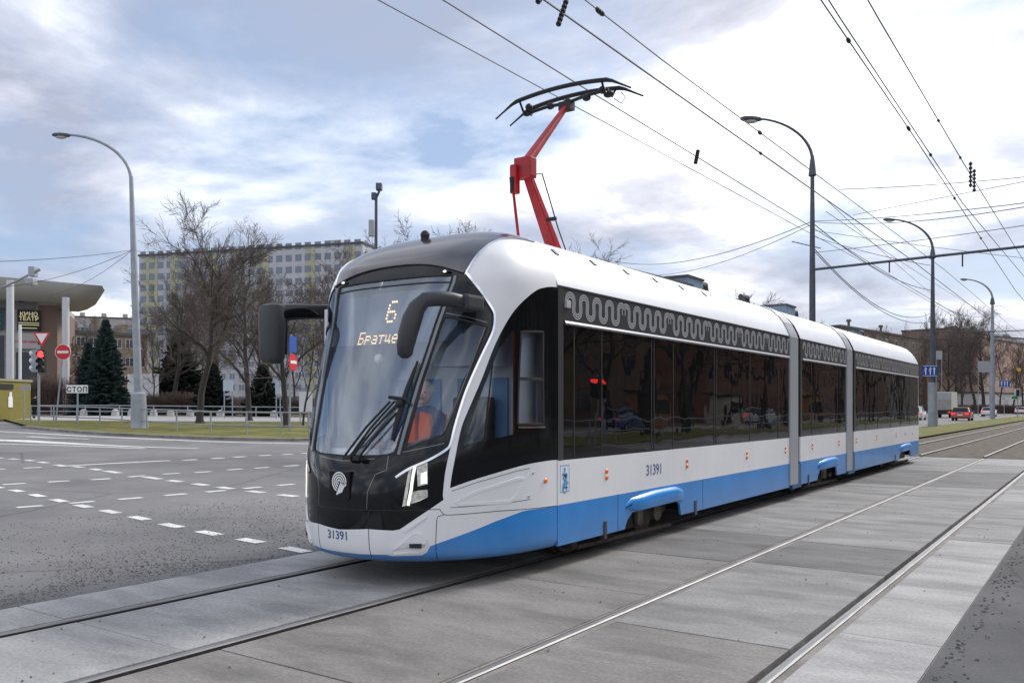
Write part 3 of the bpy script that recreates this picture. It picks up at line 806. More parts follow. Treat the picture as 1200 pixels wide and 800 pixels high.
# cab interior
m = MB(); m.box(-1.17, 1.17, 1.72, 1.76, .6, 3.0); m.build('cab_back_wall', M['interior'], tram)
m = MB()
for x in (-.82, -.40, .04, .5): m.box(x, x + .2, 1.69, 1.715, .95, 1.95)
m.build('partition_stripes', M['stripe'], tram)
m = MB(); m.box(-.95, .95, 1.0, 1.72, 2.78, 2.83); m.build('cab_ceiling', M['interior'], tram)
m = MB(); m.box(-.95, .95, .75, 1.72, .55, .6); m.build('cab_floor', M['under'], tram)
m = MB(); dsec = []
for hx in (-1.05, -.95, -.75, -.45, 0, .45, .75, .95, 1.05):
    yn = .14 + (YB - .14) * (1 - (1 - (abs(hx) / 1.13) ** 2.35) ** (1 / 2.35)) 
    dsec.append([Vector((hx, yn + a, z)) for a, z in ((0, 1.03), (.12, 1.13), (.40, 1.16), (.55, 1.04), (.55, .7), (.12, .7))])
loft(m, dsec); m.build('dashboard', M['dash'], tram, bevel=.015)
m = MB(); m.prism([(-.5, .35), (-.1, .28), (.1, .42), (.0, .55), (-.45, .55)], 2, 1.15, 1.24); m.build('instrument_hood', M['interior'], tram, bevel=.02)
m = MB(); m.box(-1.17, -1.12, .9, 1.7, .6, 2.7); m.build('door_pillar', M['interior'], tram)
m = MB(); m.ball((-.1, .62, 2.12), .05, (1, 1, 1)); m.build('cab_camera', M['whitetxt'], tram, smooth=True)
m = MB(); m.box(.2, .8, 1.1, 1.5, 2.05, 2.5); m.build('sun_blind', mat('blind', (.5, .52, .55), .7), tram, bevel=.02)
seat = MB(); seat.box(.1, .62, 1.1, 1.55, .95, 1.1); seat.box(.12, .6, 1.5, 1.62, 1.05, 1.75); seat.build('driver_seat', M['black'], tram, bevel=.04)
m = MB(); m.box(1.02, 1.06, 1.36, 1.68, .9, 2.5); m.build('cab_side_lining', mat('lining_pale', (.8, .82, .85), .7), tram)
m = MB(); m.box(1.13, 1.16, 1.17, 1.2, 1.1, 2.5); m.build('grab_rail', M['orange'], tram)

# near (right) mirror: sickle-shaped housing in front of the glass
def zsec(c, ax, wx, wy, up): return rrect(c, ax, up, wx, wy, .4)
def path_loft(pts, ws, hs, name, mt, parent, upv=Vector((0, 0, 1))):
    m = MB(); secs = []; n = len(pts); P = [Vector(p) for p in pts]
    side0 = None
    for i, p in enumerate(P):
        t = (P[min(i + 1, n - 1)] - P[max(i - 1, 0)]).normalized()
        a = side0 - t * side0.dot(t) if side0 is not None else upv - t * upv.dot(t)
        a.normalize(); side0 = a; b = t.cross(a)
        secs.append(rrect(p, a, b, hs[i], ws[i], .42, 5))
    loft(m, secs); return m.build(name, mt, parent, smooth=True)
mr_ = empty('wing_mirror', (0, 0, 0)); mr_.parent = tram
path_loft([(1.08,.56,2.575),(1.12,.40,2.575),(1.10,.25,2.585),(1.05,.14,2.585),(.98,.05,2.57),(.93,0,2.50),(.90,-.03,2.40),(.872,-.05,2.28),(.85,-.06,2.17),(.845,-.06,2.09),(.845,-.06,2.065)],
          [.1,.11,.11,.12,.14,.17,.2,.21,.2,.16,.08], [.11,.125,.13,.13,.13,.15,.17,.165,.15,.12,.06], 'mirror_housing', M['mirror_shell'], mr_)
m = MB(); m.box(1.0, 1.2, .36, .62, 2.505, 2.645); m.build('mirror_base', M['mirror_shell'], mr_, bevel=.03)
ml_ = empty('wing_mirror', (0, 0, 0)); ml_.parent = tram
m = MB(); secs = []
for z, wx, wy, dx in ((2.10, .14, .1, .03), (2.115, .22, .17, .01), (2.17, .27, .21, 0), (2.35, .28, .22, 0), (2.5, .29, .23, 0), (2.64, .29, .23, .005), (2.71, .27, .21, .01), (2.735, .16, .12, .03)):
    secs.append(rrect((-1.45 + dx, .42, z), (1, 0, 0), (0, 1, 0), wx, wy, .4))
loft(m, secs); m.build('mirror_housing', M['mirror_shell'], ml_, smooth=True)
path_loft([(-1.40,.47,2.63),(-1.36,.60,2.655),(-1.31,.75,2.67),(-1.25,.9,2.68),(-1.18,1.05,2.685)], [.2,.16,.12,.11,.11], [.2,.18,.165,.16,.16], 'mirror_arm', M['gloss'], ml_)
m = MB(); m.box(-1.57, -1.33, .52, .54, 2.2, 2.6); m.build('mirror_glass', M['chrome'], ml_)

# wiper: parallelogram arms, pivot bracket, long blade
wp = empty('wiper', (0, 0, 0)); wp.parent = tram
def gpt(x, z, l=.03):
    lo, hi = 0, VM
    for _ in range(40):
        v = (lo + hi) / 2
        if catm(v, 1) < z: lo = v
        else: hi = v
    w_, P = catm(v, 0), catm(v, 3)
    u = math.acos(max(-1, min(1, (1 if x > 0 else -1) * (abs(x) / w_) ** (P / 2)))) / (math.pi / 2)
    return S(u, v) + SN(u, v) * l
m = MB()
for (a, b) in (((.02, 1.19), (.42, 1.68)), ((.09, 1.19), (.46, 1.68)), ((.12, 1.19), (.5, 1.66)), ((.20, 1.19), (.5, 1.58))):
    m.tube([gpt(*a, .02), gpt((a[0] + b[0]) / 2, (a[1] + b[1]) / 2, .05), gpt(*b, .05)], .011, 6)
m.box(.06, .16, -.03, .02, 1.16, 1.2); m.box(.19, .26, -.03, .02, 1.16, 1.2)
m.build('wiper_arm', M['black'], wp)
m = MB(); pts = [gpt(.49 + .10 * t - .0 * t, 1.34 + .72 * t, .02 + .02 * math.sin(3.1 * t)) for t in [i / 8 for i in range(9)]]
m.tube(pts, [.012, .02, .026, .026, .026, .024, .02, .016, .010], 6); m.build('wiper_blade', M['rubber'], wp)
m = MB(); m.tube([gpt(.40, 1.72, .05), gpt(.56, 1.70, .06), gpt(.60, 1.66, .05)], .018, 6); m.ball(gpt(.52, 1.66, .06), .04); m.build('wiper_pivot', M['black'], wp)

# ---------------------------------------------------------------- body sections
ROOFP = [(1.25, 2.87), (1.235, 2.92), (1.205, 2.99), (1.14, 3.12), (1.05, 3.235), (.93, 3.345), (.75, 3.43), (.5, 3.48), (.25, 3.5), (0, 3.505)]
def strip(name, prof, ys, mt, parent=tram, both=True, smooth=True):
    """profile (x,z) swept along y; both sides"""
    n = len(prof)
    if prof[-1][0] == 0: prof = prof + [(-x, z) for x, z in prof[-2::-1]]; n = len(prof); both = False
    for s_ in ((1, -1) if both else (1,)):
        m = MB(); b = len(m.v)
        for y in ys: m.v += [(x * s_, y, z) for x, z in prof]
        for i in range(len(ys) - 1):
            for j in range(n - 1):
                q = (b + i * n + j, b + i * n + j + 1, b + (i + 1) * n + j + 1, b + (i + 1) * n + j)
                m.f.append(q if s_ > 0 else q[::-1])
        o = m.build(name, mt, parent, smooth=smooth, fix=False)
    return o
def side_panel(name, poly, mt, t=.03, x=1.25, parent=tram):
    """(y,z) outline as a panel of thickness t, on both sides"""
    for s_ in (1, -1):
        m = MB(); m.prism(poly, 0, s_ * (x - t), s_ * x); o = m.build(name, mt, parent)
    return o
SECS = [(1.8, 9.53, (3.30, 4.87)), (10.19, 13.54, (11.33, 12.78)), (14.24, 22.05, (19.28, 20.85))]
for k, (y0, y1, (ba, bb)) in enumerate(SECS):
    rp = [(x + (0 if z < 2.9 else 0), z) for x, z in ROOFP]
    ys = [y0, y1]
    strip('roof_shell', rp, ys, M['roofwhite'])
    pan = side_panel('side_panel', [(y0, .65), (y1, .65), (y1, 1.10), (y0, 1.10)], M['white'])
    # skirt with the bogie opening
    sk = [(y0, .235), (ba - .03, .235), (ba + .03, .33), (ba + .16, .41), (bb - .12, .425), (bb - .04, .37), (bb, .235), (y1, .235), (y1, .65), (y0, .65)]
    side_panel('skirt', sk, M['blue'])
    strip('window_band', [(1.247, 1.10), (1.247, 2.49)], ys, M['darkglass'], smooth=False)
    strip('frieze_band', [(1.249, 2.525), (1.249, 2.87)], ys, M['band'], smooth=False)
    for s_ in (1, -1):
        m = MB(); m.prism([(s_ * 1.24, 2.488), (s_ * 1.268, 2.488), (s_ * 1.272, 2.505), (s_ * 1.262, 2.526), (s_ * 1.24, 2.526)], 1, y0 + .12, y1 - .03)
        m.build('bright_rail', M['chrome'], tram)
        m = MB(); m.prism([(s_ * 1.24, 2.862), (s_ * 1.256, 2.862), (s_ * 1.256, 2.88), (s_ * 1.24, 2.88)], 1, y0, y1)
        m.build('roof_gutter', M['band'], tram)
    # door edges, joints and mullions in the dark glazing
    m = MB()
    L_ = y1 - y0
    cuts = {0: (2.12, 2.72, 3.98, 4.05, 4.62, 6.02, 6.1, 7.5, 8.9), 1: (10.9, 12.8), 2: (15.3, 16.6, 18.1, 19.4, 20.7)}[k]
    for s_ in (1, -1):
        for c in cuts: m = MB(); m.box(min(s_ * 1.244, s_ * 1.2515), max(s_ * 1.244, s_ * 1.2515), c - .008, c + .008, 1.12, 2.48); m.build('window_mullion', M['rubber'], tram)
        m = MB(); m.box(min(s_ * 1.23, s_ * 1.2535), max(s_ * 1.23, s_ * 1.2535), y0, y0 + .1, 1.105, 2.862); m.build('corner_post', M['band'], tram)
    # hood over the bogie
    for s_ in (1, -1):
        m = MB(); hs = []
        for q in range(13):
            t = q / 12; y = ba - .02 + (bb - ba + .06) * t
            zt = .53 + .085 * math.sin(min(1, t * 1.6 + .12) * math.pi / 2) - (.05 * max(0, t - .85) / .15); zb = .42 + .02 * t + .06 * max(0, 1 - t * 6)
            if q == 0: zt, zb = .50, .485
            if q == 12: zt, zb = .56, .42
            bul = .06 * min(1, t * 4.5) * min(1, (1 - t) * 8 + .25)
            hs.append([Vector((s_ * 1.245, y, zt + .012)), Vector((s_ * (1.25 + bul * .55), y, zt)), Vector((s_ * (1.25 + bul), y, zt - .045)), Vector((s_ * (1.25 + bul), y, (zt + zb) / 2 - .01)), Vector((s_ * (1.25 + bul * .75), y, zb + .005)), Vector((s_ * 1.245, y, zb))])
        loft(m, hs); m.build('bogie_hood', M['blue'], tram, smooth=True)
    # underframe and bogie with wheels
    m = MB(); m.box(-.6, .6, y0 + (0 if k else -.6), y1, .2, .55); m.box(-1.2, 1.2, y0, ba - .6 if k else ba - 1.3, .27, .5); m.box(-1.2, 1.2, bb + .25, y1, .27, .5); m.box(-1.2, 1.2, y0, y1, .58, .64)  # full-width boxes widened to keep light off the ground below
    for s_ in (1, -1):
        for y in (y0 + .5, (y0 + ba) / 2, (bb + y1) / 2, y1 - .5): m.box(min(s_ * .6, s_ * 1.12), max(s_ * .6, s_ * 1.12), y - .22, y + .22, .26, .5)
    m.build('underframe', M['black'], tram)
    bg_ = empty('bogie', (0, 0, 0)); bg_.parent = tram
    yc = (ba + bb) / 2 - (.45 if k == 0 else 0)
    for s_ in (1, -1):
        m = MB()
        m.prism([(yc - 1.25, .28), (yc - .5, .16), (yc + .5, .16), (yc + 1.25, .28), (yc + 1.25, .4), (yc + .5, .34), (yc - .5, .34), (yc - 1.25, .4)], 0, s_ * .92, s_ * 1.02)
        m.box(min(s_ * .9, s_ * 1.1), max(s_ * .9, s_ * 1.1), yc - 1.3, yc - 1.2, .12, .35)
        m.tube([(s_ * 1.1, yc - 1.2, .13), (s_ * 1.1, yc + 1.2, .10)], .03, 6)
        m.build('bogie_frame', M['under'], bg_)
        for q in (-.35, .35): m = MB(); m.tube([(s_ * 1.06, yc + q, .2), (s_ * 1.06, yc + q, .52)], .07, 10); m.build('spring', M['wheelsteel'], bg_)
        for q in (-.93, .93): m = MB(); m.tube([(s_ * .93, yc + q, .3), (s_ * 1.06, yc + q, .3)], .12, 12); m.build('axle_box', M['wheelsteel'], bg_)
    for q in (-.93, .93):
        for s_ in (1, -1):
            m = MB(); m.tube([(s_ * .70, yc + q, .30), (s_ * .755, yc + q, .30), (s_ * .76, yc + q, .30), (s_ * .83, yc + q, .30)], [.325, .325, .298, .298], 28)
            m.tube([(s_ * .83, yc + q, .30), (s_ * .93, yc + q, .30)], [.14, .10], 14)
            m.build('wheel', M['wheelsteel'], bg_)
    # covers in the skirt
    for s_ in (1, -1):
        for y in {0: (2.79, 5.34), 1: (10.7,), 2: (18.7,)}[k]: m = MB(); m.box(min(s_ * 1.2, s_ * 1.262), max(s_ * 1.2, s_ * 1.262), y - .03, y + .03, .19, .38); m.build('jacking_bracket', M['band'], tram)
    m = MB()
    for s_ in (1, -1):
        for y in {0: (3.1, 5.6), 1: (), 2: (18.3, 20.95)}[k]: m.box(min(s_ * 1.24, s_ * 1.2512), max(s_ * 1.24, s_ * 1.2512), y - .004, y + .004, .24, .648)
    m.build('panel_seam', M['black'], tram) if k != 1 else None
    # orange side markers, in pairs one above the other
    for y in {0: (2.83, 5.06, 7.36, 9.3), 1: (10.96, 12.92), 2: (14.43, 16.46, 18.81, 21.11)}[k]:
        for s_ in (1, -1):
            for z in ((.86, .93) if y < 21 else (.87,)):
                m = MB(); m.ball((s_ * 1.25, y, z), .034, (.5, 1.1, .8), 10, 6); m.build('side_marker', M['orange'], tram, smooth=True)
    # slots along the roof edge
    if k == 0:
        for s_ in (1, -1):
            for i in range(6):
                m = MB(); y = 2.14 + .825 * i; c = Vector((s_ * 1.0, y, 3.282)); M3 = Matrix.Translation(c) @ Matrix.Rotation(s_ * rad(42), 4, 'Y')
                m.box(-.045, .045, -.03, .03, -.02, .012, M3); m.build('roof_slot', M['band'], tram)
# ornamental frieze: three parallel lines winding up and down
def orn(y0, y1, x, parent):
    per = .285
    for s_ in (1, -1):
        m = MB(); y = y0 + .05
        while y < y1 - .25:
            n = min(4.5, (y1 - y) / per)
            if n < 1: break
            K = int(n * 22); c = []
            for i in range(K + 1):
                t = i / 22; c.append((y + per * t - .030 * math.sin(4 * math.pi * t), 2.697 + .108 * math.sin(2 * math.pi * t)))
            for o_ in (-.024, 0, .024):
                b = len(m.v)
                for i, p in enumerate(c):
                    q, r = c[max(i - 1, 0)], c[min(i + 1, K)]; l = math.hypot(r[0] - q[0], r[1] - q[1]) or 1
                    ny, nz_ = -(r[1] - q[1]) / l, (r[0] - q[0]) / l
                    for e in (o_ + .0068, o_ - .0068): m.v.append((s_ * x, p[0] + ny * e, p[1] + nz_ * e))
                for i in range(K): m.f.append((b + 2 * i, b + 2 * i + 1, b + 2 * i + 3, b + 2 * i + 2))
            y += n * per - .02
        m.build('frieze_ornament', M['orna'], parent, fix=False)
for y0, y1, _ in SECS: orn(y0 + .12, y1, 1.2515, tram)
m = MB(); m.box(1.245, 1.275, 1.93, 2.02, 2.66, 2.74); m.build('door_camera', M['orna'], tram, bevel=.01)
# rear end
rm = MB(); RP = [(1.25, .235), (1.25, .65), (1.25, 1.1), (1.25, 2.49), (1.25, 2.87)] + ROOFP[1:]
def rearS(i, a):
    x, z = RP[i]; d_ = .75 * (1 if z < 1.1 else max(.15, 1 - .28 * (z - 1.1)))
    return (x * math.cos(a) ** .75 if a < 1.57 else 0, 22.05 + d_ * math.sin(a) ** .8, z)
for nm, i0, i1, mt in (('skirt', 0, 1, 'blue'), ('rear_panel', 1, 2, 'white'), ('rear_window', 2, 3, 'darkglass'), ('rear_band', 3, 4, 'band'), ('rear_roof', 4, len(RP) - 1, 'roofwhite')):
    m = MB(); nn = 14
    for s_ in (1, -1):
        b = len(m.v); rows = i1 - i0 + 1
        for i in range(i0, i1 + 1):
            for j in range(nn + 1):
                p = rearS(i, math.pi / 2 * j / nn * .9999); m.v.append((p[0] * s_, p[1], p[2]))
        for i in range(rows - 1):
            for j in range(nn):
                q = (b + i * (nn + 1) + j, b + i * (nn + 1) + j + 1, b + (i + 1) * (nn + 1) + j + 1, b + (i + 1) * (nn + 1) + j)
                m.f.append(q if s_ > 0 else q[::-1])
    m.build(nm, M[mt], tram, smooth=True)
# gangways: grey portal frames, dark bellows, blue foot
for g0, g1 in ((9.53, 10.19), (13.54, 14.24)):
    def ring(m, d, ya, yb, zb=.26):
        prof = [(1.25 + d, zb), (1.25 + d, 2.87)] + [(x + d * .7, z + d * .7) for x, z in ROOFP[1:]]
        full = prof + [(-x, z) for x, z in prof[::-1]]
        m.add([(x, ya, z) for x, z in full] + [(x, yb, z) for x, z in full], [])
        b = len(m.v) - 2 * len(full); n = len(full)
        for i in range(n - 1): m.f.append((b + i, b + i + 1, b + n + i + 1, b + n + i))
        m.f.append(tuple(b + i for i in range(n))); m.f.append(tuple(b + n + i for i in reversed(range(n))))
    gw = empty('gangway', (0, 0, 0)); gw.parent = tram
    m = MB(); ring(m, .02, g0, g0 + .47, .27); m.build('gangway_frame', M['frame_grey'], gw, bevel=.012)
    m = MB(); ring(m, -.03, g0 + .47, g1, .3); m.build('bellows', M['rubber'], gw)
    m = MB()
    for s_ in (1, -1):
        m.box(min(s_ * 1.1, s_ * 1.262), max(s_ * 1.1, s_ * 1.262), g0 + .475, g1 + .02, .2, .62); m.box(min(s_ * 1.1, s_ * 1.276), max(s_ * 1.1, s_ * 1.276), g0 + .1, g0 + .47, .2, .265)
    m.build('gangway_foot', mat('deep_blue', (.012, .09, .22), .4) if 'deep_blue' not in bpy.data.materials else bpy.data.materials['deep_blue'], gw)
# roof equipment
for i, (ya, yb, xa, xb, zt) in enumerate(((7.3, 7.95, -.6, .3, 3.76), (9.7, 10.0, -.3, .3, 3.62), (12.45, 13.1, -.6, .3, 3.80), (18.3, 19.3, -.5, .3, 3.70))):
    rb = MB(); rb.box(xa, xb, ya, yb, 3.45, zt - .03); o = rb.build('roof_unit', M['bluegrey'], tram, bevel=.01)
    m = MB(); m.box(xa - .02, xb + .02, ya - .02, yb + .02, zt - .035, zt); m.build('lid', M['band'], o)
    m = MB(); m.tube([(xb - .1, yb, 3.7), (xb - .05, yb + .22, 3.7), (xb - .05, yb + .26, 3.52)], .05, 8); m.build('duct', M['band'], o)
m = MB(); m.prism([(4.6, 3.46), (4.75, 3.54), (7.2, 3.58), (7.25, 3.46)], 0, -.6, .45); m.build('roof_fairing', M['band'], tram, bevel=.01)
# fleet number and crest on the side
text_obj('fleet_number', '31391', .185, lambda x, y: Vector((1.2525, 4.055 + x * 1.0, .815 + y)), M['ink'], tram, bold=.0015)
text_obj('fleet_number', '31391', .10, lambda x, y: Vector((1.2525, 20.1 + x, .86 + y)), M['ink'], tram)
m = MB()
X = 1.2525
def outl(y0, y1, z0, z1, t):
    m.add([(X, y0, z0), (X, y1, z0), (X, y1, z0 + t), (X, y0, z0 + t)], [(0, 1, 2, 3)]); m.add([(X, y0, z1 - t), (X, y1, z1 - t), (X, y1, z1), (X, y0, z1)], [(0, 1, 2, 3)])
    m.add([(X, y0, z0), (X, y0 + t, z0), (X, y0 + t, z1), (X, y0, z1)], [(0, 1, 2, 3)]); m.add([(X, y1 - t, z0), (X, y1, z0), (X, y1, z1), (X, y1 - t, z1)], [(0, 1, 2, 3)])
outl(1.84, 2.02, .775, 1.05, .007)
m.add([(X, 1.89, .775), (X, 1.93, .755), (X, 1.97, .775)], [(0, 1, 2)])
rr = random.Random(11)
for y, z, a, b in ((1.93, 1.0, .022, .03), (1.94, .95, .035, .03), (1.925, .92, .045, .04), (1.95, .87, .05, .035), (1.91, .84, .03, .04), (1.945, .82, .045, .02), (1.90, .80, .02, .03), (1.965, .81, .018, .03), (1.90, .96, .02, .02), (1.97, .93, .015, .04)):
    pts = [(X, y + a * math.cos(q * .785) * rr.uniform(.6, 1.1), z + b * math.sin(q * .785) * rr.uniform(.6, 1.1)) for q in range(8)]
    m.add(pts, [tuple(range(8))])
m.build('city_crest', M['crest'], tram, fix=False)

# pantograph
pg = empty('pantograph', (0, 3.5, 3.5)); pg.parent = tram
def pgp(x, y, z): return Vector((x, y - 3.5, z - 3.5))
m = MB()
m.prism([(-.13, -.3), (.13, -.3), (.09, .12), (-.09, .12)], 2, .0, .06, Matrix.Translation(pgp(0, 3.9, 3.5)))
secs = []
for t in [i / 8 for i in range(9)]:
    y, z = 3.82 - .70 * t + .0 * t * t, 3.55 + .93 * t
    wd = .165 - .06 * t; dp = .15 - .06 * t
    secs.append(rrect(pgp(0, y, z), (1, 0, 0), (0, .8, .6), wd, dp, .2, 3))
loft(m, secs); m.build('lower_arm', M['red'], pg)
m = MB(); m.box(-.12, .12, -.02, .13, 0, .25, Matrix.Translation(pgp(0, 3.02, 4.42))); m.box(-.14, -.05, -.08, .02, -.15, .2, Matrix.Translation(pgp(0, 3.02, 4.38)))
m.build('knee_joint', M['red'], pg, bevel=.02)
m = MB(); secs = []
for t in [i / 6 for i in range(7)]:
    secs.append(rrect(pgp(0, 3.06 + .99 * t, 4.58 + 1.0 * t), (1, 0, 0), (0, .7, -.7), .125 - .055 * t, .11 - .05 * t, .3, 4))
loft(m, secs); m.build('upper_arm', M['red'], pg)
m = MB(); m.tube([pgp(-.1, 3.12, 3.5), pgp(-.1, 2.95, 4.32)], .018, 8); m.build('coupling_rod', M['red'], pg)
m = MB(); m.tube([pgp(-.1, 2.95, 4.25), pgp(-.1, 2.93, 4.42)], .03, 8)
m.tube([pgp(.1, 3.1, 4.46), pgp(.13, 3.25, 4.50), pgp(.14, 3.42, 4.2), pgp(.13, 3.62, 3.9), pgp(.1, 3.92, 3.58)], .008, 6)
m.tube([pgp(.05, 3.45, 3.98), pgp(.15, 3.55, 4.0)], .025, 6)
m.build('cable', M['carbon'], pg)
m = MB()
for yo, wdt in ((-.17, 1.0), (.17, 1.0)):
    pts = []
    for i in range(25):
        x = -1.02 + 2.04 * i / 24; ax = abs(x)
        z = 5.775 - .055 * (min(ax, .72) / .72) ** 2 - (max(0, ax - .72) * .55)
        pts.append(pgp(x, 4.05 + yo, z))
    m.tube(pts[:5], [.011, .012, .014, .02, .028], 6); m.tube(pts[4:21], .028, 6); m.tube(pts[20:], [.028, .02, .014, .012, .011], 6)
m.build('contact_strip', M['carbon'], pg)
m = MB()
m.tube([pgp(-.62, 4.05, 5.60), pgp(-.3, 4.05, 5.63), pgp(0, 4.05, 5.62), pgp(.3, 4.05, 5.66), pgp(.62, 4.05, 5.67)], .022, 6)
for x in (-.62, .62):
    m.tube([pgp(x, 3.86, 5.73), pgp(x, 3.95, 5.61), pgp(x, 4.15, 5.61), pgp(x, 4.24, 5.73)], .016, 6); m.ball(pgp(x, 4.05, 5.61), .055, (1.3, 1, .8)); m.ball(pgp(x * .9, 4.0, 5.66), .05)
for x in (-.25, .02, .3): m.ball(pgp(x, 4.05, 5.63), .05, (1.2, 1, .9))
m.box(-.09, .09, -.06, .06, -.06, .05, Matrix.Translation(pgp(0, 4.05, 5.58)))
m.tube([pgp(.62, 4.2, 5.6), pgp(.7, 4.24, 5.53), pgp(.76, 4.24, 5.6), pgp(.7, 4.24, 5.68)], .006, 5)
m.build('head_frame', M['carbon'], pg)

m = MB(); pts = [S(2 * i / 40, .05) for i in range(41)]
m.add([(p.x * .985, p.y + .02, .262) for p in pts] + [(p.x * .985, p.y + .02, .32) for p in pts], [tuple(range(41)), tuple(range(81, 40, -1))]); m.build('nose_light_blocker', M['black'], tram)  # added sheet under the nose, blocks light to deepen the tram's shadow
# ================================================================ PEOPLE
def skinned(name, joints, edges, radii, mt, parent=None, sub=1, root=0):
    me = bpy.data.meshes.new(name); me.from_pydata(joints, edges, [])
    o = link(bpy.data.objects.new(name, me))
    md = o.modifiers.new('skin', 'SKIN'); md.use_smooth_shade = True
    for i, r in enumerate(radii):
        me.skin_vertices[0].data[i].radius = (r, r) if not isinstance(r, tuple) else r
    me.skin_vertices[0].data[root].use_root = True
    if sub: s = o.modifiers.new('sub', 'SUBSURF'); s.levels = sub; s.render_levels = sub
    dg = bpy.context.evaluated_depsgraph_get()
    m2 = bpy.data.meshes.new_from_object(o.evaluated_get(dg)); m2.materials.clear(); m2.materials.append(mt)
    o.modifiers.clear(); o.data = m2
    if parent: o.parent = parent
    return o
def face_head(o, c, r, yaw, parent):
    """eyes, nose, mouth, ears on a head at c facing yaw (0 = -Y)"""
    R = Matrix.Translation(c) @ Matrix.Rotation(yaw, 4, 'Z')
    m = MB()
    m.ball((0, 0, 0), r, (.78, .92, 1.12), 14, 10)
    m.ball((0, -r * .9, -.02 * 1), r * .18, (.8, 1, 1.2), 8, 6)
    for s in (-1, 1): m.ball((s * r * .78, 0, -.005), r * .2, (.4, .8, 1.2), 6, 5)
    m.ball((0, -r * .25, -r * .75), r * .5, (.9, 1, .7), 8, 6)
    m.v = [tuple(R @ Vector(q)) for q in m.v]
    h = m.build('head', M['skin'], parent, smooth=True)
    e = MB()
    for s in (-1, 1): e.ball(R @ Vector((s * r * .33, -r * .84, r * .1)), r * .11, (1, .6, .7), 6, 4)
    e.box(-r * .28, r * .28, -r * .93, -r * .8, -r * .52, -r * .45, R)
    e.build('face', M['cloth_black'], h)
    return h
# the driver, sitting behind the glass
drv = empty('person', (TRX + .22, TRY + .98, 1.1), 0, 'grey-haired tram driver in navy jacket and orange safety vest behind the cab glass', 'person')
J = [(0,0,0), (0,.0,.18), (0,-.01,.36), (0,-.02,.48), (0,-.04,.56), (.19,-.02,.44), (.25,-.16,.22), (.16,-.42,.16), (.12,-.5,.17),
     (-.19,-.02,.44), (-.26,-.16,.22), (-.17,-.42,.16), (-.12,-.5,.17), (.1,-.05,-.02), (.13,-.42,.0), (-.1,-.05,-.02), (-.13,-.42,.0), (.13,-.45,-.35), (-.13,-.45,-.35)]
E_ = [(0,1),(1,2),(2,3),(3,4),(3,5),(5,6),(6,7),(7,8),(3,9),(9,10),(10,11),(11,12),(0,13),(13,14),(0,15),(15,16),(14,17),(16,18)]
Rr = [(.16,.12),(.16,.12),(.18,.12),(.13,.09),(.055,.055),.075,.06,.045,.04,.075,.06,.045,.04,.09,.07,.09,.07,.05,.05]
body = skinned('body', J, E_, Rr, M['navy'], drv)
hd = face_head(None, Vector((0, -.06, .68)), .105, rad(28), drv)
m = MB(); m.ball((0, -.035, .715), .108, (.84, .93, .95), 12, 8); hair = m.build('hair', M['grey_hair'], drv, smooth=True)
m = MB(); m.add([], [])
for s in (-1, 1):
    m.prism([(s * .04, .50), (s * .15, .47), (s * .17, .3), (s * .18, .02), (s * .03, .02), (s * .02, .36)], 1, -.165, -.10)
    m.prism([(s * .04, .50), (s * .15, .47), (s * .18, .02), (0, .02), (0, .46)], 1, .10, .13)
m.build('vest', M['hiviz'], drv, bevel=.012)
m = MB()
for s in (-1, 1): m.box(min(s * .02, s * .175), max(s * .02, s * .175), -.172, -.16, .13, .18)
m.build('reflective_band', M['reflect'], drv)
for s in (-1, 1):
    m = MB(); m.ball((s * .11, -.54, .175), .038, (1, 1.1, .7), 8, 6)
    for k in range(4): m.tube([(s * .11 + (k - 1.5) * .018, -.56, .18), (s * .11 + (k - 1.5) * .02, -.61, .185 - abs(k - 1.5) * .004), (s * .11 + (k - 1.5) * .02, -.635, .16)], [.010, .009, .007], 6)
    m.tube([(s * .09, -.53, .18), (s * .065, -.56, .185), (s * .055, -.59, .175)], [.011, .010, .008], 6)
    m.build('hand', M['skin'], drv, smooth=True)
# pedestrian waiting near the kiosk
pp = gp(40.5, 491.5)
ped = empty('person', (pp.x, pp.y, pp.z + .01), rad(200), 'person in dark coat and dark trousers standing on the pavement beside the kiosk', 'person')
J = [(0,0,.95),(0,0,1.15),(0,-.01,1.35),(0,0,1.47),(0,0,1.55),(.2,0,1.42),(.24,.01,1.15),(.22,-.05,.9),(.21,-.06,.82),(-.2,0,1.42),(-.24,.02,1.15),(-.22,-.04,.9),(-.21,-.05,.82),
     (.1,0,.9),(.11,-.03,.5),(.11,.02,.09),(.11,-.12,.05),(-.1,0,.9),(-.11,.05,.5),(-.11,.12,.09),(-.11,-.02,.05)]
E_ = [(0,1),(1,2),(2,3),(3,4),(3,5),(5,6),(6,7),(7,8),(3,9),(9,10),(10,11),(11,12),(0,13),(13,14),(14,15),(15,16),(0,17),(17,18),(18,19),(19,20)]
Rr = [(.16,.12),(.15,.11),(.18,.12),(.12,.09),.055,.075,.06,.05,.035,.075,.06,.05,.035,.1,.07,.05,.045,.1,.07,.05,.045]
skinned('body', J, E_, Rr, M['cloth_black'], ped)
face_head(None, Vector((0, -.01, 1.66)), .11, 0, ped)
m = MB(); m.ball((0, .01, 1.70), .113, (.84, .95, .95), 12, 8); m.build('hair', M['cloth_black'], ped, smooth=True)
for s in (-1, 1):
    m = MB(); m.ball((s * .21, -.06, .79), .035, (.6, 1, 1.2), 8, 6)
    for k in range(4): m.tube([(s * .21, -.035 - k * .018, .77), (s * .205, -.035 - k * .018, .71)], .009, 5)
    m.tube([(s * .2, -.09, .79), (s * .19, -.11, .74)], .01, 5)
    m.build('hand', M['skin'], ped, smooth=True)

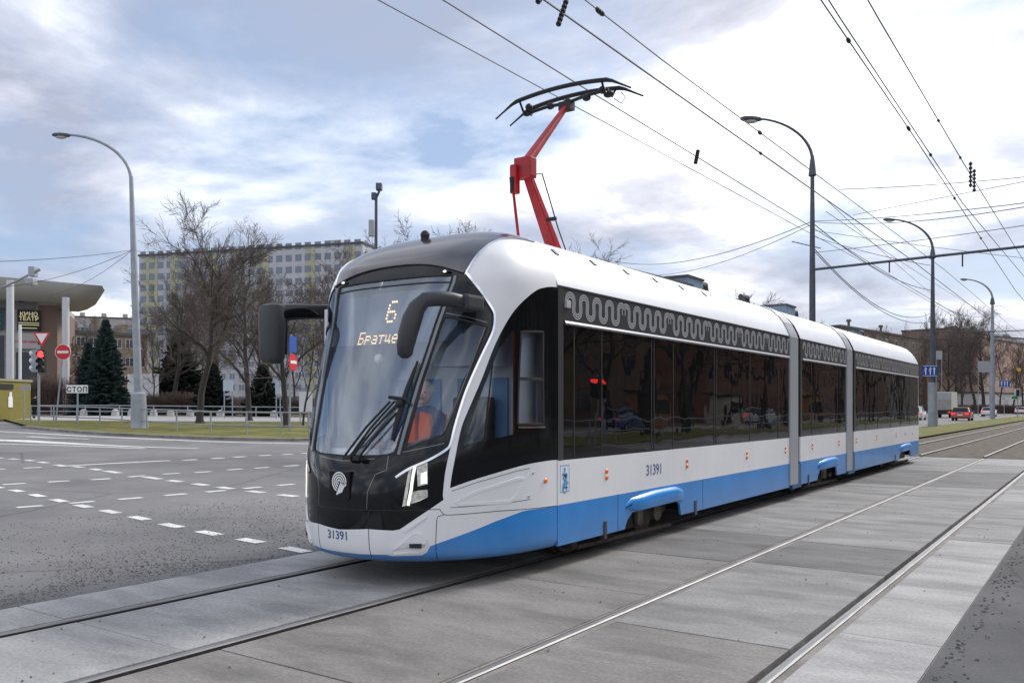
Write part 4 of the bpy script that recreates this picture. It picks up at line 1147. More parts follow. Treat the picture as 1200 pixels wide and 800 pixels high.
# ================================================================ TREES
def grow(rn, height, spread, levels, trunk_r, lean=0.0, up=.35, fork=.28, nb=(5, 7), twig=.0095, first=.28):
    """returns thick segments (trunk and limbs) and thin segments (twigs)"""
    thick, thin = [], []
    def branch(p, d, length, r, lv):
        n = max(3, int(length / .5) if lv < 2 else 3); pts = [p.copy()]; q = p.copy(); dd = d.copy()
        for i in range(n):
            wv = .05 if lv == 0 else .13
            dd = (dd + Vector((rn.gauss(0, wv), rn.gauss(0, wv), rn.gauss(0, .08) + up * .09 * (lv > 0) + .06 * (lv == 0)))).normalized()
            q = q + dd * length / n; pts.append(q.copy())
        rs = [max(twig, r * (1 - .72 * i / n)) for i in range(n + 1)]
        (thick if lv < 2 else thin).append((pts, rs, lv))
        if lv >= levels: return
        k = rn.randint(*nb) + (2 if lv == 0 else 0)
        for j in range(k):
            t = first + (1 - first) * (j + rn.random()) / k if lv == 0 else .15 + .85 * (j + rn.random()) / k
            i = min(n - 1, int(t * n)); b = pts[i].lerp(pts[i + 1], t * n - i)
            ax = (pts[i + 1] - pts[i]).normalized()
            o = ax.orthogonal().normalized(); o = Matrix.Rotation(rn.uniform(0, 6.28) if lv else j * 2.4 + rn.random(), 3, ax) @ o
            ang = rn.uniform(.45, 1.0) if lv else rn.uniform(.6, 1.05)
            nd = (ax * math.cos(ang) + o * math.sin(ang) * spread).normalized()
            f = (.62 - .3 * t) * rn.uniform(.75, 1.2) if lv == 0 else rn.uniform(.34, .58)
            branch(b, nd, length * f * (1.0 if lv else 1.05), rs[i] * (.55 if lv == 0 else .6), lv + 1)
    branch(Vector((0, 0, 0)), Vector((lean, 0, 1)).normalized(), height, trunk_r, 0)
    return thick, thin
def bare_tree(seed, height=14, spread=1.0, levels=4, trunk_r=.3, lean=0, twigm='twig', nb=(5, 7), twig=.011, first=.28, up=.35):
    rn = random.Random(seed)
    thick, thin = grow(rn, height * .9, spread, levels, trunk_r, lean, nb=nb, twig=twig, first=first, up=up)
    root = empty('bare_tree', (0, 0, 0))
    m = MB()
    for i, (p, r, lv) in enumerate(thick):
        if i == 0:
            r = [r[0] * 1.5] + r[1:]; 
        m.tube(p, r, 8 if lv == 0 else 5, cap=False)
    m.build('trunk', M['bark'], root, smooth=True, fix=False)
    c = MB()
    for p, r, lv in thin: c.tube(p, r, 3, cap=False)
    c.build('crown', M[twigm], root, fix=False)
    return root
def place(proto, first, pos, rz=0, sc=1.0, label=None, group=None, name=None):
    o = proto if first else copy_tree(proto)
    o.location = pos; o.rotation_euler = (0, 0, rz); o.scale = (sc, sc, sc)
    tag(o, label, 'tree', group)
    return o
T = {}
T['big'] = bare_tree(4, 14, .78, 4, .32, nb=(7, 9), first=.30)
T['big2'] = bare_tree(9, 15, .85, 4, .34, nb=(7, 9), first=.28)
T['wide'] = bare_tree(15, 11, 1.25, 4, .26, nb=(6, 7), first=.22)
T['slim'] = bare_tree(22, 13, .7, 4, .16, twigm='twigr', nb=(5, 7), first=.2)
T['slim2'] = bare_tree(31, 12, .6, 4, .14, twigm='twig', nb=(5, 7), first=.2)
T['poplar'] = bare_tree(40, 15, .45, 4, .2, twigm='twigr', nb=(6, 8), first=.12)
used = set()
TG_L = 'bare trees on the corner lawn and in the park'
TG_R = 'bare trees along the far street'
def tr(k, pos, rz, sc, label, group=TG_L):
    o = place(T[k], k not in used, pos, rz, sc, label, group); used.add(k); return o
tr('big', gp(234, 498), .6, .78, 'tall bare tree with low forking limbs, first tree right of the big lamp post')
tr('big2', gp(292, 494.5), 2.1, .70, 'tallest bare tree with a straight dark trunk, second on the lawn behind the railing')
tr('wide', gp(335, 503), 1.2, .72, 'spreading bare tree with low boughs beside the no-entry sign near the left mirror')
tr('slim2', gp(355, 502.5), .4, .52, 'thin young bare tree right of the no-entry pole by the cab')
tr('slim', at(425, 78), 0, 1.02, 'reddish twiggy tree rising directly above the left edge of the tram roof')
tr('poplar', at(404, 84), 1, .85, 'slender reddish tree just left of the camera pole')
tr('wide', at(500, 66), 3.0, 1.18, 'broad bare crown showing above the tram cab right of the camera pole')
tr('slim2', at(582, 90), 2.0, 1.08, 'thin twig tips poking over the roof just left of the pantograph')
tr('slim', at(378, 80), 4, .9, 'reddish tree behind the left wing mirror')
tr('slim2', at(345, 95), 5, .95, 'pale twiggy tree in front of the grey tower, between mirror and tall tree')
tr('poplar', at(262, 88), 1.4, .95, 'slender reddish tree in the gap between the two tall lawn trees')
tr('big2', at(205, 92), 4.2, .85, 'dark bare tree in front of the yellow-green tower end, just right of the lamp post')
tr('slim', at(240, 120), 2.9, 1.05, 'hazy reddish tree low in front of the middle of the tower')
tr('slim2', at(188, 125), 3.9, 1.1, 'pale thin tree in front of the yellow-green tower corner')
tr('poplar', at(296, 128), 4.9, 1.1, 'deep park tree in line with the tallest trunk')
tr('slim', at(180, 84), 2.2, .55, 'small young bare tree before the white billboard')
tr('poplar', at(225, 105), .2, .85, 'narrow tree deep in the park behind the forked tree')
tr('slim2', at(313, 100), 3.3, 1.0, 'thin park tree seen between the tallest tree and the signpost')
tr('wide', at(88, 120), 3.3, 1.1, 'pale bare tree above the low building between cinema column and spruce')
tr('big', at(66, 108), 1.3, .62, 'reddish scrub tree beside the cinema column, above the no-entry disc')
tr('wide', at(28, 100), 2.2, .6, 'low bare tree in front of the cinema wall')
# far street, right part, and above the tram roof
for px, d, k, s_, lb in ((1112, 170, 'big2', 1.0, 'bare street tree directly right of the pole with the lane sign'), (1128, 190, 'poplar', 1.25, 'bare tree above the red car'), (1143, 175, 'big', 1.05, 'bare street tree above the white sedan'),
                        (1153, 200, 'big2', 1.25, 'bare tree just left of the third lamp post'), (1172, 205, 'slim', 1.3, 'reddish tree in front of the peach building, right of the third lamp post'), (1186, 190, 'poplar', .9, 'thin tree beside the small blue lane sign'),
                        (1199, 230, 'wide', 1.1, 'bare tree at the right edge of the view'), (1098, 230, 'poplar', 1.5, 'tall bare tree behind the pole with the lane sign'), (1120, 250, 'wide', 1.9, 'broad bare tree in front of the red-brick apartment house')):
    tr(k, at(px, d), px % 6, s_, lb, TG_R)
for px, d, k, h_, lb in ((700, 105, 'slim', 290, 'twig tips just above the roof right of the pantograph foot'), (762, 110, 'wide', 308, 'bare crown rising behind the first roof unit'), (874, 150, 'slim2', 347, 'thin treetop above the middle of the tram roof'), (912, 150, 'wide', 347, 'bare treetop behind the roof just left of the tall dark pole'), (993, 190, 'wide', 372, 'bare treetop above the last tram section'), (1052, 210, 'slim2', 383, 'small treetop over the flat roofed brown building')):
    b = T[k]; hh = hgt(h_, d) - .8
    base = {'slim': 15.2, 'wide': 14.2, 'slim2': 14}[k]
    tr(k, at(px, d), px % 5, hh / base, lb, TG_R)

# spruces: whorled drooping branches thick with needles
def spruce(seed, h=8.5, rb=2.1, mt='needle'):
    rn = random.Random(seed); root = empty('spruce', (0, 0, 0))
    m = MB(); m.tube([(0, 0, 0), (0, 0, h * .5), (0, 0, h)], [.14, .08, .015], 8); m.build('trunk', M['bark'], root, smooth=True)
    m = MB(); z = .25
    while z < h - .1:
        t = z / h; R_ = rb * (1 - t) ** .85 * rn.uniform(.85, 1.08) + .05
        nb = max(6, int(15 * (1 - t) + 5))
        for j in range(nb):
            a = 6.283 * (j + rn.random()) / nb; r = R_ * rn.uniform(.72, 1.12)
            dr = -.25 + .5 * t + rn.uniform(-.1, .12)
            ca, sa = math.cos(a), math.sin(a)
            nn = max(4, int(r / .085))
            for k in range(nn):
                q = (k + .6) / nn; x = r * q; zz = z + x * dr + .22 * q * q * r * .5
                wd = .10 + .26 * r * .35 * (1 - q) + .05
                for s in (-1, 0, 1):
                    for rep in range(2):
                        yaw = a + s * rn.uniform(.35, .9); ln = wd * rn.uniform(.9, 1.6) if s else .16
                        px_, py_ = x * ca, x * sa; ex, ey = px_ + ln * math.cos(yaw), py_ + ln * math.sin(yaw); ez = zz + rn.uniform(-.13, .06)
                        w2 = .022; nx_, ny_ = -math.sin(yaw) * w2, math.cos(yaw) * w2; rs = rn.uniform(-.05, .05)
                        m.add([(px_ - nx_, py_ - ny_, zz + rs), (px_ + nx_, py_ + ny_, zz + rs), (ex + nx_ * .4, ey + ny_ * .4, ez), (ex - nx_ * .4, ey - ny_ * .4, ez)], [(0, 1, 2, 3)])
                        m.add([(px_, py_, zz + rs - .03), (px_, py_, zz + rs + .04), (ex, ey, ez + .02), (ex, ey, ez - .03)], [(0, 1, 2, 3)])
        z += rn.uniform(.16, .24) * (1 - .3 * t)
    m.build('crown', M[mt], root, fix=False)
    return root
sp = spruce(5, 8.6, 2.35); spd = spruce(8, 5.2, 2.4, 'needled')
def setsp(o, pos, rz, sc, lb, gr='spruces in the park'):
    o.location = pos; o.rotation_euler = (0, 0, rz); o.scale = (sc, sc, sc); tag(o, lb, 'tree', gr)
setsp(sp, at(124, 76), 0, 1.0, 'full blue-green spruce tree between the no-entry sign and the big lamp post')
setsp(copy_tree(sp), at(104, 78), 1.3, .78, 'smaller spruce merging into the left side of the full spruce')
setsp(spd, at(248, 82), 0, 1.0, 'dark low spruce behind the trunk of the forked tree')
setsp(copy_tree(spd), at(308, 80), 2.0, .95, 'dark spruce right of the tallest tree trunk')
setsp(copy_tree(spd), at(210, 96), 2.5, 1.75, 'dark brown-green conifer behind the lawn, in front of the tower')
# brown winter hedges
def hedge(pos, ln, dp, h, rz, lb, mt='twigr', seed=1):
    rn = random.Random(seed); root = empty('hedge', pos, rz, lb, 'hedge', 'leafless hedges in the park'); m = MB()
    for k in range(int(ln * 130)):
        x, y = rn.uniform(-ln / 2, ln / 2), rn.uniform(-dp / 2, dp / 2); z = 0; hh = h * rn.uniform(.6, 1.05) * (1 - .3 * abs(2 * x / ln) ** 6)
        p = [(x, y, 0), (x + rn.gauss(0, .12), y + rn.gauss(0, .12), hh * .5), (x + rn.gauss(0, .3), y + rn.gauss(0, .3), hh)]
        m.tube(p, [.022, .017, .01], 3, cap=False)
        for q in range(4):
            t = rn.uniform(.3, .95); b = Vector(p[1]).lerp(Vector(p[2]), t); m.tube([b, b + Vector((rn.gauss(0, .2), rn.gauss(0, .2), rn.uniform(.05, .3)))], [.013, .008], 3, cap=False)
    m.build('foliage', M[mt], root, fix=False); return root
for i, (px, d, ln, h, lb) in enumerate(((180, 90, 9, 1.9, 'brown hedge below the white billboard'), (212, 86, 8, 2.3, 'reddish brown hedge right of the billboard behind the lamp post'), (75, 92, 9, 4.2, 'tall reddish thicket behind the no-entry sign'), (240, 92, 8, 1.5, 'low brown hedge behind the forked tree trunk'), (320, 94, 12, 1.9, 'brown hedge behind the dark spruces near the mirror'), (16, 96, 6, 4.0, 'rusty shrubs at the cinema wall above the kiosk'))):
    hedge(at(px, d), ln, 1.6, h, TH, lb, seed=i)
for i, (px, d, ln, h, lb) in enumerate(((1140, 178, 26, 1.8, 'dark low hedge behind the red car'), (1185, 185, 22, 1.5, 'dark low hedge below the peach building'))):
    o = hedge(at(px, d), ln, 1.5, h, TH, lb, 'twigr', 20 + i)
# ================================================================ BUILDINGS
WINM = {}
def building(name, lb, corner, wdir, width, depth_, height, wallm, cols, rows, ww, wh, z0=1.2, dz=3.0, parapet=.5, panels=(), cat='building', side_cols=4, roofstuff=True, winm=None, framem=None, shop=None, chim=0):
    """corner = left end of the facing wall, wdir = angle of the wall in plan; faces -normal"""
    root = empty(name, (corner[0], corner[1], gz(corner[0]) - .0), wdir, lb, cat)
    m = MB(); m.box(0, width, 0, depth_, -1, height); m.build('wall', wallm, root)
    m = MB(); m.box(-.25, width + .25, -.25, depth_ + .25, height, height + parapet); m.build('roof', M['roofdark'], root)
    for x0, x1, mt in panels:
        q = MB(); q.box(x0, x1, -.12, .02, 0, height - .4); q.build('wall_panel', mt, root)
    fm = framem or M['winframe']; gm_ = winm or M['winglass']
    fr = MB(); fr.box(-ww / 2, ww / 2, -.05, 0.01, -wh / 2, wh / 2); frm = fr.build('window', fm, root)
    p = MB()
    p.box(-ww / 2 + .1, -.05, -.06, -.045, -wh / 2 + .1, wh / 2 - .1); p.box(.05, ww / 2 - .1, -.06, -.045, -wh / 2 + .1, wh / 2 - .1); pn_ = p.build('pane', gm_, frm)
    spots = []
    step = width / cols
    for r in range(rows):
        for c in range(cols): spots.append((step * (c + .5), -.13 if any(a < step * (c + .5) < b for a, b, _ in panels) else 0, z0 + wh / 2 + r * dz, 0))
    st = depth_ / max(1, side_cols)
    for r in range(rows):
        for c in range(side_cols): spots.append((width, st * (c + .5), z0 + wh / 2 + r * dz, rad(90)))
    rest = MB()
    for i, (x, y, z, rz) in enumerate(spots):
        if i < 98:
            if i == 0: a = frm
            else:
                a = frm.copy(); COL.objects.link(a); a.parent = root; b = pn_.copy(); COL.objects.link(b); b.parent = a
            a.location = (x, y, z); a.rotation_euler = (0, 0, rz)
        else:
            MM = Matrix.Translation((x, y, z)) @ Matrix.Rotation(rz, 4, 'Z'); rest.box(-ww / 2, ww / 2, -.05, .01, -wh / 2, wh / 2, MM)
    if rest.v:
        o = rest.build('window_rows', gm_, root); o['kind'] = 'stuff'
    if roofstuff:
        for k in range(3):
            q = MB(); x = width * (.2 + .3 * k); q.box(x, x + width * .07, depth_ * .3, depth_ * .6, height + parapet, height + parapet + 1.8); q.build('roof_hut', wallm, root)
    for k in range(chim):
        x = width * (.12 + .8 * k / max(1, chim - 1)); q = MB(); q.tube([(x, 2, height + parapet), (x, 2, height + parapet + 1.6)], .35, 8); q.tube([(x, 2, height + parapet + 1.6), (x, 2, height + parapet + 2.2)], [.75, .55], 8); q.build('chimney', wallm, root)
    return root
M['roofdark'] = mat('roof_felt', (.09, .085, .085), .85)
M['winframe'] = mat('window_frame_white', (.5, .5, .5), .6)
M['winglass'] = mat('window_glass', (.03, .035, .045), .12)
M['winblue'] = mat('window_glass_pale', (.16, .2, .26), .2)
w_grey = mat('panel_wall_grey', (.46, .46, .49), .85, var=.12, vscale=.5)
w_yel = mat('panel_wall_yellow', (.40, .40, .27), .85, var=.08, vscale=.5)  # muted yellow, distance haze put into the wall colour
w_pale = mat('panel_wall_pale', (.38, .36, .35), .85, var=.15, vscale=.4)
w_brown = mat('brick_wall_brown', (.16, .125, .10), .9, var=.2, vscale=.5)
w_brick = mat('brick_wall_red', (.21, .145, .12), .9, var=.2, vscale=.5)
w_peach = mat('plaster_peach', (.5, .34, .26), .9, var=.12, vscale=.4)
w_beige = mat('brick_beige', (.24, .19, .15), .9, var=.15, vscale=.5)
w_white = mat('plaster_white', (.5, .5, .5), .85, var=.1, vscale=.5)
A = lambda px, d: at(px, d)
def wall_between(pa, pb): return math.atan2(pb[1] - pa[1], pb[0] - pa[0]), math.dist(pa[:2], pb[:2])
def bld(name, lb, pxa, da, pxb, db, ytop, wallm, cols, rows, ww, wh, **k):
    a, b = A(pxa, da), A(pxb, db); an, wd = wall_between(a, b)
    pan = [(wd * p0, wd * p1, mt) for p0, p1, mt in k.pop('pan', ())]
    return building(name, lb, a, an, wd, k.pop('deep', 14), hgt(ytop, (da + db) / 2) - gz(a.x) - .5, wallm, cols, rows, ww, wh, panels=pan, **k)
bld('tower_block', 'long grey panel tower with yellow-green vertical bands behind the bare trees', 163, 226, 425, 208, 291, w_grey, 24, 14, 1.7, 1.6, z0=2.0, dz=2.9, deep=16,
    pan=((.02, .09, w_yel), (.15, .19, w_yel), (.33, .37, w_yel), (.55, .60, w_yel), (.76, .80, w_yel), (.93, .97, w_yel)), winm=M['winblue'])
bld('tower_block', 'pale distant towers just above the low house between cinema and spruce', 75, 330, 160, 340, 371, w_pale, 16, 9, 2.2, 1.6, z0=2.5, dz=3.4, deep=14, pan=((.38, .48, w_beige),), winm=M['winblue'])
bld('apartment_house', 'low beige brick house behind the spruce with grey roof', 72, 140, 172, 150, 389, w_beige, 7, 4, 1.4, 1.6, z0=1.5, dz=3.1, deep=12)
bld('apartment_house', 'long brown five-storey house with small chimneys behind the rear of the tram', 985, 215, 1110, 275, 392, w_brown, 12, 6, 1.4, 1.7, z0=1.5, dz=3.3, deep=14, chim=4, roofstuff=False)
bld('apartment_house', 'tall red-brick house with pointed gables behind the street trees', 1112, 300, 1158, 330, 388, w_brick, 7, 8, 1.6, 1.8, z0=2, dz=3.3, deep=16, roofstuff=False)
bld('apartment_house', 'peach plaster house with white ground floor at the right edge', 1150, 250, 1235, 300, 402, w_peach, 9, 5, 1.5, 1.8, z0=5, dz=3.5, deep=16)
bld('shop_row', 'low white shop front below the peach house', 1146, 236, 1225, 280, 460, w_white, 9, 1, 2.4, 2.4, z0=1, dz=3.5, deep=8, roofstuff=False)
bld('apartment_house', 'grey house with pale green roof pavilion at the far right', 1166, 380, 1240, 400, 396, w_grey, 9, 8, 1.6, 1.6, z0=2, dz=3.6, deep=16, roofstuff=False)
g1 = at(1121, 322); m = MB()
gab = empty('roof_gable', (0, 0, 0))
def gable(px0, px1, d, y0, y1, col, lb):
    a, b = at(px0, d), at(px1, d); c = (a + b) / 2; z0, z1 = hgt(y0, d), hgt(y1, d); n = Vector((FW[0], FW[1], 0)) * 8
    mm = MB(); A_, B_ = Vector((a.x, a.y, z0)), Vector((b.x, b.y, z0)); T_ = Vector((c.x, c.y, z1))
    mm.add([A_, B_, T_, A_ + n, B_ + n, T_ + n], [(0, 1, 2), (3, 5, 4), (0, 2, 5, 3), (1, 4, 5, 2), (0, 3, 4, 1)])
    return mm
bpy.data.objects.remove(gab)
gm1 = mat('pale_green_roof', (.16, .24, .2), .7)
for args, mt, lb in (((1112, 1128, 306, 389, 381), w_brick, 'small pointed brick gable on top of the red-brick house'), ((1135, 1150, 318, 389, 382), gm1, 'greenish rounded gable on top of the red-brick house'), ((1169, 1190, 385, 398, 391), gm1, 'pale green pyramid roof at the far right')):
    o = gable(*args, None, None).build('roof_gable', mt); tag(o, lb, 'roof')

# cinema with its swept canopy roof
cin = empty('cinema', at(0, 92), 0, 'cinema with wide swept white canopy on round white columns at the left edge', 'building')
c0, c1 = at(-70, 94), at(67, 98); an, wd = wall_between(c0, c1)
cin.location = (c0.x, c0.y, gz(c0.x)); cin.rotation_euler = (0, 0, an)
H = hgt(342, 92) - .9
m = MB(); m.box(0, wd, 0, 16, 0, H); m.build('wall', mat('cinema_wall', (.40, .38, .36), .8, var=.1), cin)
m = MB(); m.box(wd - 1.9, wd + .02, -.06, 16, 0, H - .6); m.build('corner_wall', mat('cinema_brown', (.2, .14, .11), .8), cin)
m = MB(); m.box(0, wd - 2.2, -.25, 0, H - 1.1, H - .4); m.build('fascia', mat('fascia', (.2, .19, .19), .7), cin)
can = MB(); Htop = hgt(327, 90) - .9; secs = []
for i in range(15):
    t = i / 14; x = -2 + (wd + 7.2) * t; e = max(0, (t - .86) / .14)
    yb_ = 9 - 12.5 * max(0, (t - .80) / .20); z1 = Htop + .9 * (1 - t); th_ = (1.9 - .5 * t) * math.sqrt(max(0.0004, 1 - e * e)) + .10
    secs.append([Vector((x, -6.5, z1)), Vector((x, yb_, z1)), Vector((x, yb_, z1 - th_)), Vector((x, -3.5, z1 - th_)), Vector((x, -5.8, z1 - th_ * .55))])
loft(can, secs); can.build('canopy', mat('canopy_paint', (.66, .65, .63), .7), cin, smooth=True)
for px, d in ((12, 79.5), (77, 92)):
    p = at(px, d); q = Matrix.Rotation(-an, 4, 'Z') @ (p - c0)
    m = MB(); m.tube([(q.x, q.y, 0), (q.x, q.y, Htop - 1.5)], .31 if px < 50 else .36, 18); m.build('column', M['palecol'] if 'palecol' in M else M.setdefault('palecol', mat('column_white', (.55, .56, .58), .6)), cin, smooth=True)
def board(parent, ux0, ux1, z0, z1, y, mt, name): m = MB(); m.box(ux0, ux1, y - .12, y, z0, z1); return m.build(name, mt, parent, bevel=.02)
def ux(px):                # wall coordinate of a bearing on the cinema front
    u = (px - CXP) / FPX; d = Vector((FW[0] + u * RT[0], FW[1] + u * RT[1])); w2 = Vector((math.cos(an), math.sin(an))); n = Vector((-w2.y, w2.x)); t = n.dot(Vector(c0[:2])) / n.dot(d)
    return w2.dot(d * t - Vector(c0[:2])), t
def uz(py, t): return hgt(py, t) - gz(c0.x)
a, t = ux(21); b, t = ux(48)
bd = board(cin, a, b, uz(388, t), uz(364, t), -.3, M['black'], 'sign_board')
yl = mat('sign_yellow', (.75, .68, .35), .5, emit=(1, .9, .5), estr=.2)
hz = uz(364, t) - uz(388, t)
def sgn(txt, x, z, s, **k): return text_obj('lettering', txt, s, lambda u, v: Vector((x + u, -.44, z + v)), yl, bd, **k)
cx0 = (a + b) / 2
sgn('КИНО', cx0, uz(371, t), .62, bold=.012); sgn('ТЕАТР', cx0, uz(376.3, t), .62, bold=.012)
m = MB()
for yy, w0 in ((379, .9), (381.3, .9), (385, .7)): m.box(cx0 - (b - a) * w0 / 2, cx0 + (b - a) * w0 / 2, -.45, -.43, uz(yy + .55, t), uz(yy - .3, t))
m.build('small_lettering', yl, bd)
a, t = ux(-14); b, t = ux(5.6)
bd2 = board(cin, a, b, uz(387, t), uz(361, t), -.3, mat('sign_teal', (.02, .07, .09), .5), 'sign_board')
text_obj('lettering', 'К', 1.3, lambda u, v: Vector((b - .75 + u, -.44, uz(379, t) + v)), M['whitetxt'], bd2)
a, t = ux(22); b, t = ux(28); bb_ = board(cin, a, b, uz(359, t), uz(352, t), -.1, M['signblue'], 'blue_plate')
a, t = ux(19); b, t = ux(45); m = MB(); m.box(a, b, -.5, -.3, uz(409, t), uz(391, t)); o = m.build('banner', mat('banner_pale', (.5, .47, .46), .7), cin)
text_obj('lettering', 'сезон кино', .42, lambda u, v: Vector(((a + b) / 2 + u, -.52, uz(402, t) + v)), M['signred'], o, bold=.01)
a, t = ux(-20); b, t = ux(5); m = MB(); m.box(a, b, -.1, 0.01, uz(470, t), uz(393, t)); m.build('dark_entrance', M['winglass'], cin)
a, t = ux(19); b, t = ux(44); m = MB(); m.box(a, b, -.15, 0.01, uz(470, t), uz(413, t)); m.build('shop_window', M['winglass'], cin)

# olive kiosk
k0, k1 = gp(-22, 494), gp(36, 492.2); an2, wk = wall_between(k0, k1)
kio = empty('kiosk', k0, an2, 'olive green kiosk hut with a white bottle poster at the left edge', 'kiosk')
m = MB(); m.box(0, wk, 0, 2.2, .1, 2.75); m.build('wall', M['olive'], kio, bevel=.03)
m = MB(); m.box(-.05, wk + .08, -.08, 2.3, 2.75, 2.9); m.build('roof', mat('kiosk_roof', (.3, .28, .2), .6), kio)
m = MB(); m.box(wk * .3, wk * .62, -.06, 0, 2.2, 2.55); m.build('dark_sign', M['black'], kio)
m = MB(); x = wk * .52; m.prism([(x, .95), (x + .42, .95), (x + .42, 1.6), (x + .33, 1.75), (x + .33, 2.0), (x + .12, 2.0), (x + .12, 1.75), (x, 1.6)], 1, -.04, -.0); m.build('bottle_poster', M['whitetxt'], kio)
m = MB(); m.box(-.1, wk + .1, -.12, 2.3, -.1, .12); m.build('plinth', M['band'], kio)
# white billboard, info boards, shelters
def panel(name, lb, cat, px0, px1, d, y0, y1, mt, posts=True, th=.12, group=None):
    a, b = at(px0, d), at(px1, d); an_, wd_ = wall_between(a, b)
    r_ = empty(name, (a.x, a.y, gz(a.x)), an_, lb, cat, group); z1, z0 = hgt(y0, d) - gz(a.x), hgt(y1, d) - gz(a.x)
    m_ = MB(); m_.box(0, wd_, -th, 0, z0, z1); m_.build('board', mt, r_, bevel=.01)
    if posts:
        for x in (.05, wd_ - .05): q = MB(); q.tube([(x, .03, 0), (x, .03, z1)], .05, 8); q.build('post', M['pole'], r_)
    return r_
M['boardwhite'] = mat('board_white', (.7, .71, .73), .6)
M['boardblue'] = mat('board_pale_blue', (.42, .5, .56), .4)
panel('billboard', 'wide blank white hoarding behind the big lamp post', 'hoarding', 150, 186, 88, 438, 464, M['boardwhite'])
panel('information_board', 'pale blue board on two posts between the two tall lawn trees', 'board', 262, 273, 70, 446, 458, M['boardblue'])
panel('information_board', 'narrow pale board right of the tallest tree behind the lawn', 'board', 323, 329, 70, 446, 462, M['boardblue'])
panel('bus_shelter', 'white lit shelter panel beside the tram cab left edge', 'shelter', 351, 366, 62, 459, 482, M['boardwhite'])
for px, y, lb in ((98, 484, 'just right of the stop plate post'), (135, 484.5, 'between the stop plate and the big lamp post'), (154, 484.5, 'directly left of the big lamp post'), (180, 485, 'directly right of the big lamp post'), (200, 485, 'second right of the big lamp post'), (223, 485.5, 'left of the forked tree trunk'), (258, 486, 'left of the pale blue board'), (321, 486, 'behind the railing near the no-entry pole')):
    p = at(px, 73.5); m = MB(); z = gz(p.x) + .1
    m.tube([(0, 0, 0), (0, 0, .35), (0, 0, .52), (0, 0, .6)], [.32, .30, .22, .06], 14); o = m.build('stone_bollard', M['boardwhite'] if 0 else mat('bollard_stone', (.5, .49, .46), .8), smooth=True); o.location = (p.x, p.y, z)
    tag(o, 'pale stone bollard on the park path, ' + lb, 'bollard', 'stone bollards along the park path')
# ================================================================ STREET FURNITURE
def lamp(pos, h, arm, az, lb, mt, base=True, r=.13, drop=0.0, group='street lamps with curved arms', collar=True):
    """pole with a quarter-curved arm reaching 'arm' metres towards az, lantern at its end"""
    root = empty('street_lamp', pos, az, lb, 'street lamp', group)
    hz = h - arm * .62
    m = MB(); m.tube([(0, 0, 0), (0, 0, hz * .55), (0, 0, hz)], [r * 1.25, r * 1.05, r * .6], 14); m.build('pole', mt, root, smooth=True)
    m = MB(); pts = []
    for i in range(13):
        t = i / 12; a = t * rad(82)
        pts.append((arm * (1 - math.cos(a)) * .98, 0, hz - .2 + (h - hz + .2) * math.sin(a)))
    m.tube(pts, [r * .58 - r * .2 * i / 12 for i in range(13)], 8); m.build('arm', mt, root, smooth=True)
    e = Vector(pts[-1]); m = MB(); secs = []
    for q, w_, hh in ((-.05, .1, .08), (.1, .3, .16), (.45, .38, .2), (.75, .34, .17), (.9, .16, .1)):
        secs.append(rrect((e.x + q, 0, e.z - .02 + q * .04), (0, 1, 0), (0, 0, 1), w_, hh, .4, 4))
    loft(m, secs); ln = m.build('lantern', M['poledark'], root, smooth=True)
    m = MB(); m.ball((e.x + .45, 0, e.z - .1), .2, (1.5, .8, .5), 10, 6); m.build('diffuser', mat('diffuser', (.5, .5, .48), .3) if 'diffuser' not in bpy.data.materials else bpy.data.materials['diffuser'], ln, smooth=True)
    if base:
        m = MB(); m.tube([(0, 0, -.1), (0, 0, .1), (0, 0, .9), (0, 0, 1.9), (0, 0, 2.0)], [r * 3.1, r * 2.6, r * 2.3, r * 2.2, r * 1.5], 14); m.build('pedestal', mt, root, smooth=True)
    if collar:
        m = MB(); m.tube([(0, 0, hz - .9), (0, 0, hz - .85), (0, 0, hz - .2), (0, 0, hz)], [r * .75, r * 1.35, r * .8, r * .5], 12); m.build('collar', M['poledark'], root, smooth=True)
    return root
p = gp(163.5, 504); d = depth(p)
lo = lamp(p, hgt(155, d) - p.z, (164 - 79) / FPX * d * .98, TH + math.pi, 'tall grey street lamp with curved arm on the corner lawn at the left', M['pole'], r=.17, collar=False)
lo.rotation_euler = (0, rad(1.9), TH + math.pi)
# the three poles beside the tracks
P1 = Vector((-11.2, 0, 0)); 
def onx(px, X):            # spot on the line x = X at bearing px
    r = ray(px, 400); t = X / r[0]; return Vector((X, t * r[1], gz(X)))
pA = onx(952, -10.6); dA = depth(pA)
lamp(pA, hgt(139, dA) - pA.z, 71 / FPX * dA, TH + math.pi, 'tall dark pole with curved lamp arm rising behind the tram roof', M['poledark'], base=False, r=.125, group='poles beside the tracks')
pB = onx(1093, -10.9); dB = depth(pB)
lamp(pB, hgt(257, dB) - pB.z, 52 / FPX * dB, TH + math.pi, 'second lamp pole carrying the blue lane sign, grey below and dark above', M['poledark'], base=False, r=.17, group='poles beside the tracks')
m = MB(); m.tube([(pB.x, pB.y, pB.z - .1), (pB.x, pB.y, hgt(448, dB))], [.36, .30], 16)
o = m.build('pole_sleeve', M['pole'], smooth=True); tag(o, 'wide grey lower sleeve around the second lamp pole', 'pole')
pC = onx(1163, -11.3); dC = depth(pC)
lamp(pC, hgt(327, dC) - pC.z, 34 / FPX * dC, TH + math.pi, 'third lamp pole far along the tracks, above the white sedan', M['pole'], base=False, r=.22, group='poles beside the tracks')
